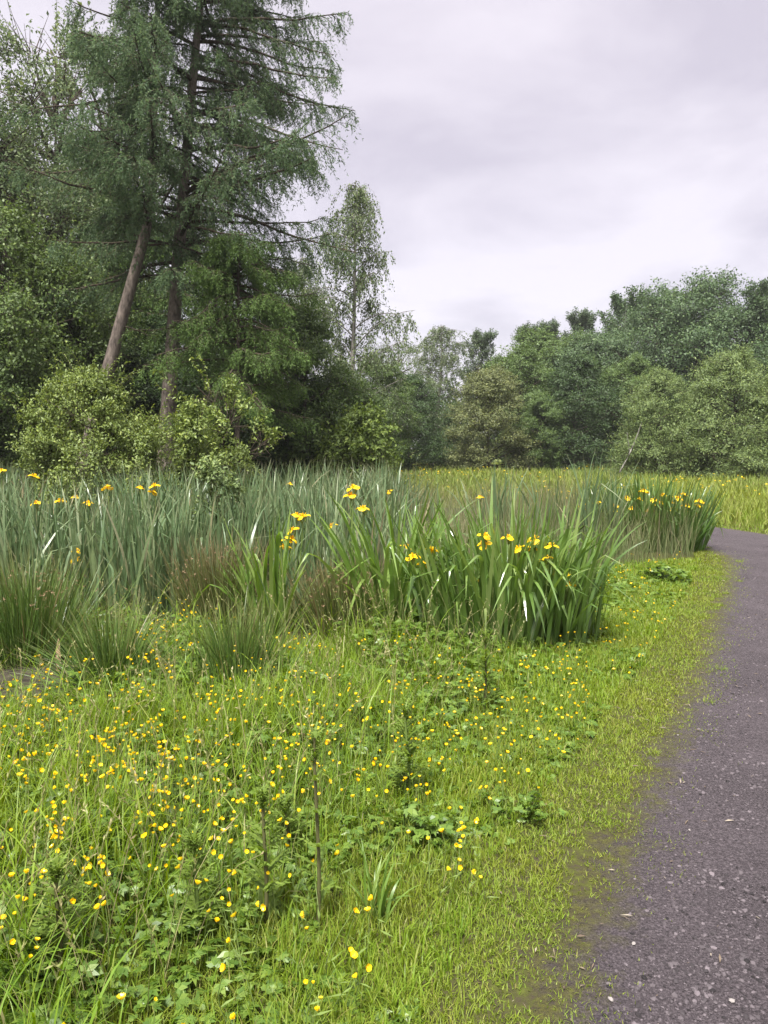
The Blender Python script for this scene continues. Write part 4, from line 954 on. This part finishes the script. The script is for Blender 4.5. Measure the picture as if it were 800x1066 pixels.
# --- shared crowns
PR = {}
def plume(seed, H, W, base, n, leaf):
    r = np.random.default_rng(seed); s = np.linspace(0, 1, 12); tr = np.stack([.05*H*s**2, .1*np.sin(s*5), s*H*.93], -1)
    tA = Acc(); tubes(tA, tr, .014*H, .02, 7); u = np.sort(r.random(n)); z = base+(H*.93-base)*u*.96; az = np.arange(n)*2.4+r.normal(0, .4, n)
    S = np.stack([np.interp(z/(H*.93), s, tr[:, k]) for k in range(3)], -1); L = (W*.85*(1.05-u)**.55+.7)*r.uniform(.6, 1.15, n)
    o = r.uniform(.35, .9, n); pts = strands(S, np.stack([np.cos(az)*o+.12, np.sin(az)*o, np.ones(n)], -1), L, -.5, 8); pts[..., 0] += .10*L[:, None]*np.linspace(0, 1, 8)**2
    bA = Acc(); tubes(bA, pts, .035, .006, 4)
    P, dd = along(pts, r.uniform(.25, 1, (n, 9))); P = P.reshape(-1, 3); dd = dd.reshape(-1, 3); K = len(P)
    tw = strands(P, dd+unit(K, r)*.65+np.array([.1, 0, .2]), r.uniform(.35, .95, K), .1, 5); tubes(bA, tw, .008, .003, 3)
    cA = Acc(); nl = 46; P, d2 = along(tw, r.uniform(.05, 1, (K, nl))); n2 = K*nl; P = P.reshape(-1, 3)+r.normal(0, .09, (n2, 3)); d2 = d2.reshape(-1, 3)
    l = leaf*r.uniform(.6, 1.3, n2); leaves(cA, P, d2*.5+unit(n2, r), unit(n2, r)+np.array([0, 0, .5]), l, l*.6); return tA, bA, cA
def proto(key, H, acc3, bark, leafm): PR[key] = (tree_meshes(key, acc3, M[bark], M[leafm]), H)
proto('airy', 12., broadleaf(21, 12., 6.5, 2.6, 34, 20, 54, .10, None, 'round', .22, .1, gap=.48, upd=.7, shoots=60), 'bark', 'birch')
proto('dense', 9., broadleaf(22, 9., 7.0, .5, 44, 28, 46, .13, None, 'dome', .20, .3), 'bark', 'dark')
proto('mid', 9., broadleaf(23, 9., 6.4, .8, 44, 26, 44, .13, None, 'round', .19, .3), 'bark', 'mid')
proto('oak', 12., broadleaf(24, 12., 10.5, 1.2, 58, 26, 48, .16, None, 'round', .19, .1, gap=.22), 'bark', 'oak')
proto('willow', 6., broadleaf(25, 6., 5.6, -.3, 44, 26, 50, .11, None, 'dome', .20, .4, asp=.36, upd=.6, shoots=40), 'bark', 'willow')
proto('olive', 7., broadleaf(26, 7., 6.0, -.4, 44, 26, 46, .11, None, 'dome', .20, .2, upd=.6), 'bark', 'olive')
proto('poplar', 13., plume(27, 13., 4.8, 1.5, 60, .15), 'pale_bark', 'oak')
proto('fresh', 8., broadleaf(28, 8., 5.6, .5, 36, 26, 58, .10, None, 'round', .22, .2, gap=.36, shoots=50), 'bark', 'fresh')
proto('dark_tall', 13., broadleaf(29, 13., 6.2, 1.5, 28, 24, 40, .17, None, 'round', .27, .2, gap=.25), 'bark', 'dark')
proto('wind', 14., plume(30, 14., 4.6, 2., 70, .14), 'bark', 'grey')
proto('birch', 12., weeping(31, 12., 5.8, 2.6, 34, 24, .09), 'pale_bark', 'birch')
# --- left wood
for (key, px, Y, top, rz, sx, nm_, lb) in [
    ('airy', 62, 25, 2, .4, 1.0, 'broadleaf_tree', 'tall thin crowned tree whose bare top twigs show against the sky at upper left'),
    ('airy', 0, 23, 62, 2.1, .95, 'broadleaf_tree', 'airy tree at the upper left edge of the picture'),
    ('airy', 118, 28, 60, 4.0, 1.0, 'broadleaf_tree', 'airy tree showing behind the leaning larch crown'),
    ('airy', -70, 22, 30, 5.0, 1.1, 'broadleaf_tree', 'tall airy tree standing just past the left edge of the picture'),
    ('fresh', 25, 19.5, 215, .0, 1.0, 'broadleaf_tree', 'fresh green leafy tree at the left edge left of the larches'),
    ('fresh', 80, 21, 255, 1.7, .9, 'broadleaf_tree', 'yellower green tree right behind the leaning trunk'),
    ('mid', -30, 18.5, 300, .9, .9, 'broadleaf_tree', 'rounded green tree low at the left edge'),
    ('dark_tall', 20, 27, 150, .3, 1.0, 'broadleaf_tree', 'dark tree in the wood behind the fresh green one at left'),
    ('dark_tall', 105, 30, 165, 2.2, 1.0, 'broadleaf_tree', 'dark tree filling the wood between the leaning trunk and the left edge'),
    ('dark_tall', 205, 30, 215, 3.7, 1.0, 'broadleaf_tree', 'dark tree filling the wood behind the upright larch trunk'),
    ('dense', 60, 22, 330, 1.0, 1.05, 'shrub', 'dark shady undergrowth bush behind the leafy bush on its left'),
    ('dense', 150, 22.5, 330, 2.8, 1.05, 'shrub', 'dark shady undergrowth bush between the two larch trunks'),
    ('dense', 240, 24, 335, 4.1, 1.1, 'shrub', 'dark shady undergrowth bush right of the upright larch trunk'),
    ('dense', -30, 22, 330, 5.2, 1.1, 'shrub', 'dark shady undergrowth bush at the left edge'),
    ('dense', 288, 24.5, 305, .5, .95, 'broadleaf_tree', 'dense dark tree right of the young larch'),
    ('mid', 318, 23, 318, 1.9, 1.0, 'broadleaf_tree', 'mid green tree on the right end of the wood under the weeping birch'),
    ('mid', 352, 24, 385, 3.2, 1.0, 'broadleaf_tree', 'lower mid green tree beside the yellow-green shrub'),
    ('birch', 356, 29, 188, .0, 1.0, 'birch_tree', 'weeping birch standing clear against the sky at the end of the left wood'),
    ('birch', 318, 32, 262, 2.0, 1.0, 'birch_tree', 'shorter weeping birch half hidden behind the tall larch branches'),
]:
    ms, H = PR[key]; put(nm_, lb, 'tree' if 'tree' in nm_ else 'shrub', ms, px, Y, top, H, rz, GL, sx)
# --- far side of the meadow
for (key, px, Y, top, rz, sx, nm_, lb) in [
    ('mid', 392, 40, 372, .3, 1.0, 'broadleaf_tree', 'mid green tree just right of the weeping birch foot'),
    ('dense', 425, 44, 392, 1.2, 1.1, 'broadleaf_tree', 'dark low tree left of the rounded olive bush'),
    ('airy', 412, 58, 352, .0, 1.1, 'broadleaf_tree', 'thin far tree left of the grey-green birch'),
    ('birch', 452, 54, 336, 1.0, 1.6, 'birch_tree', 'broad grey-green birch in the middle distance'),
    ('wind', 492, 62, 343, .4, 1.2, 'poplar_tree', 'dark narrow far tree right of the grey-green birch'),
    ('dense', 470, 50, 420, 2.5, 1.0, 'broadleaf_tree', 'dark low tree behind the left side of the olive bush'),
    ('olive', 506, 44, 384, .7, 1.05, 'shrub', 'rounded brownish olive bush in the middle distance'),
    ('mid', 540, 50, 362, 3.9, 1.0, 'broadleaf_tree', 'green tree between the olive bush and the dense dark one'),
    ('dense', 592, 45, 372, 1.9, 1.15, 'broadleaf_tree', 'dense dark green rounded tree in the centre right'),
    ('mid', 562, 43.5, 410, 5.1, 1.1, 'broadleaf_tree', 'low green tree at the left foot of the dense dark rounded tree'),
    ('wind', 552, 64, 336, 2.0, 1.1, 'poplar_tree', 'left of the windblown poplars above the centre trees'),
    ('wind', 578, 66, 333, 3.1, 1.0, 'poplar_tree', 'middle of the windblown poplars above the centre trees'),
    ('wind', 604, 64, 324, 4.4, 1.1, 'poplar_tree', 'right of the windblown poplars above the centre trees'),
    ('poplar', 642, 60, 304, .9, 1.1, 'poplar_tree', 'pale topped poplar left of the big dark tree'),
    ('oak', 625, 56, 342, 2.4, 1.0, 'broadleaf_tree', 'broad green tree below the windblown poplars'),
    ('mid', 560, 59, 344, 1.1, 1.3, 'broadleaf_tree', 'rounded green crown under the left windblown poplars'),
    ('oak', 668, 57, 316, 5.2, .9, 'oak_tree', 'dark green tree joining the pale topped poplar to the tallest one'),
    ('mid', 592, 57, 350, 3.3, 1.2, 'broadleaf_tree', 'green tree filling the gap under the windblown poplars'),
    ('oak', 706, 54, 283, .2, 1.0, 'oak_tree', 'big dark rounded tree, tallest on the right'),
    ('oak', 772, 52, 312, 1.7, 1.0, 'oak_tree', 'dark tree right of the tallest one'),
    ('poplar', 797, 50, 292, 2.2, 1.0, 'poplar_tree', 'tall dark poplar at the right edge of the picture'),
    ('oak', 850, 48, 300, 4.0, 1.0, 'oak_tree', 'dark tree just past the right edge of the picture'),
    ('mid', 655, 46, 372, 2.9, 1.1, 'broadleaf_tree', 'green tree between the dense dark tree and the willows'),
    ('dense', 705, 42, 390, 4.8, 1.1, 'broadleaf_tree', 'dark tree in the gap behind the two front willows'),
    ('willow', 686, 34.5, 386, .6, 1.0, 'willow_shrub', 'left front willow bush, pale olive with a full round crown'),
    ('willow', 762, 33, 366, 2.2, 1.05, 'willow_shrub', 'right front willow bush, pale olive beside the picture edge'),
    ('willow', 822, 31, 376, 3.9, 1.1, 'willow_shrub', 'willow bush cut by the right edge of the picture'),
    ('willow', 724, 36, 402, 5.2, 1.0, 'willow_shrub', 'lower willow bush between the two front willows'),
]:
    ms, H = PR[key]; put(nm_, lb, 'tree' if 'tree' in nm_ else 'shrub', ms, px, Y, top, H, rz, GF, sx)

# --- front bushes, built with real leaves
acc3 = broadleaf(41, 2.9, 3.5, .2, 46, 24, 44, .056, None, 'dome', .17, -.15, r0=.04, fine=True, upd=.9, gap=.30, shoots=70)
put('leafy_bush', 'light green leafy bush in front of the larch trunks', 'bush', tree_meshes('b', acc3, M['twig'], M['elder']), 110, 13.2, 392, 2.9, 0, None, .85)
acc3 = broadleaf(42, 2.2, 2.3, .3, 20, 22, 44, .056, None, 'vase', .19, -.15, r0=.03, fine=True, upd=.7, gap=.30, shoots=40)
put('leafy_bush', 'smaller bush with branches reaching up right of the larger light green bush', 'bush', tree_meshes('b', acc3, M['twig'], M['elder']), 230, 13.6, 406, 2.2, .5, None, .95)
acc3 = broadleaf(43, 1.4, .8, .2, 8, 16, 18, .05, None, 'vase', .32, .0, r0=.016, fine=True, upd=.5)
put('willow_sapling', 'pale leafy sapling growing up through the reeds below the smaller bush', 'sapling', tree_meshes('b', acc3, M['twig'], M['willow']), 232, 9.0, 478, 1.4, .5, None, 1.0)
acc3 = broadleaf(44, 2.6, 2.6, .1, 16, 20, 26, .11, None, 'dome', .3, .1, r0=.04, fine=True)
put('leafy_bush', 'bright yellow-green shrub at the right end of the left wood', 'bush', tree_meshes('b', acc3, M['twig'], M['lime']), 372, 21.0, 428, 2.6, 0, None, 1.0)
# bare pale branch leaning in front of the willow
a = Acc(); p0 = at(645, 492, 33.0); p1 = at(668, 440, 33.0); s = np.linspace(0, 1, 6)[:, None]; o = np.array([p0[0], p0[1], 0.0])
tubes(a, (p0*(1-s)+p1*s+np.array([.08, 0, 0])*np.sin(s*3))-o, .04, .02, 5); tubes(a, np.stack([p0*.55+p1*.45, p0*.3+p1*.7+np.array([-.35, 0, .25])])-o, .02, .01, 4)
bo = a.build('bare_branch', M['pale_bark']); bo.location = o; tag(bo, 'bare pale branch leaning in front of the left front willow', 'branch')
# the wood carries on beyond what one can tell apart
def distant_wood():
    a = Acc(); r = np.random.default_rng(99); n = 120
    x = r.uniform(-95, 105, n); y = np.where(x < -6, r.uniform(36, 60, n), r.uniform(68, 84, n)); H = r.uniform(5, 10.5, n)
    for i in range(n):
        K = 900; D = unit(K, r); D[:, 2] = np.abs(D[:, 2]); rad = r.uniform(.55, 1.05, K)[:, None]*(1+.25*np.sin(D[:, :1]*7+i)*np.cos(D[:, 1:2]*6))
        P = np.array([x[i], y[i], .0])+D*rad*np.array([3.6, 3.6, H[i]]); L = r.uniform(.3, .55, K)
        leaves(a, P, unit(K, r)+np.array([0, 0, -.3]), unit(K, r)*.6+np.array([0, 0, .8]), L, L*.6)
    tag(a.build('distant_wood', M['dark']), 'dark mass of woodland continuing behind the nearer trees', kind='stuff')
distant_wood()
def haze():
    a = Acc(); x0, x1, y0, y1, z0, z1 = -430, 430, -60, 720, -1.2, 45
    V = np.array([(x, y, z) for x in (x0, x1) for y in (y0, y1) for z in (z0, z1)])
    a.add(V, np.array([(0, 1, 3, 2), (4, 6, 7, 5), (0, 4, 5, 1), (2, 3, 7, 6), (0, 2, 6, 4), (1, 5, 7, 3)]))
    m, t, N, L = mat_new('haze'); o = N('ShaderNodeOutputMaterial'); v = N('ShaderNodeVolumePrincipled')
    v.inputs['Color'].default_value = (0.93, 0.93, 0.96, 1); v.inputs['Density'].default_value = HAZE; v.inputs['Anisotropy'].default_value = 0.2
    L(v.outputs[0], o.inputs['Volume']); tag(a.build('haze', m, smooth=False), 'thin pale damp air over the meadow and the far trees', kind='stuff')
HAZE = 0.0005
haze()
print('SCENE BUILT', len(bpy.data.objects))
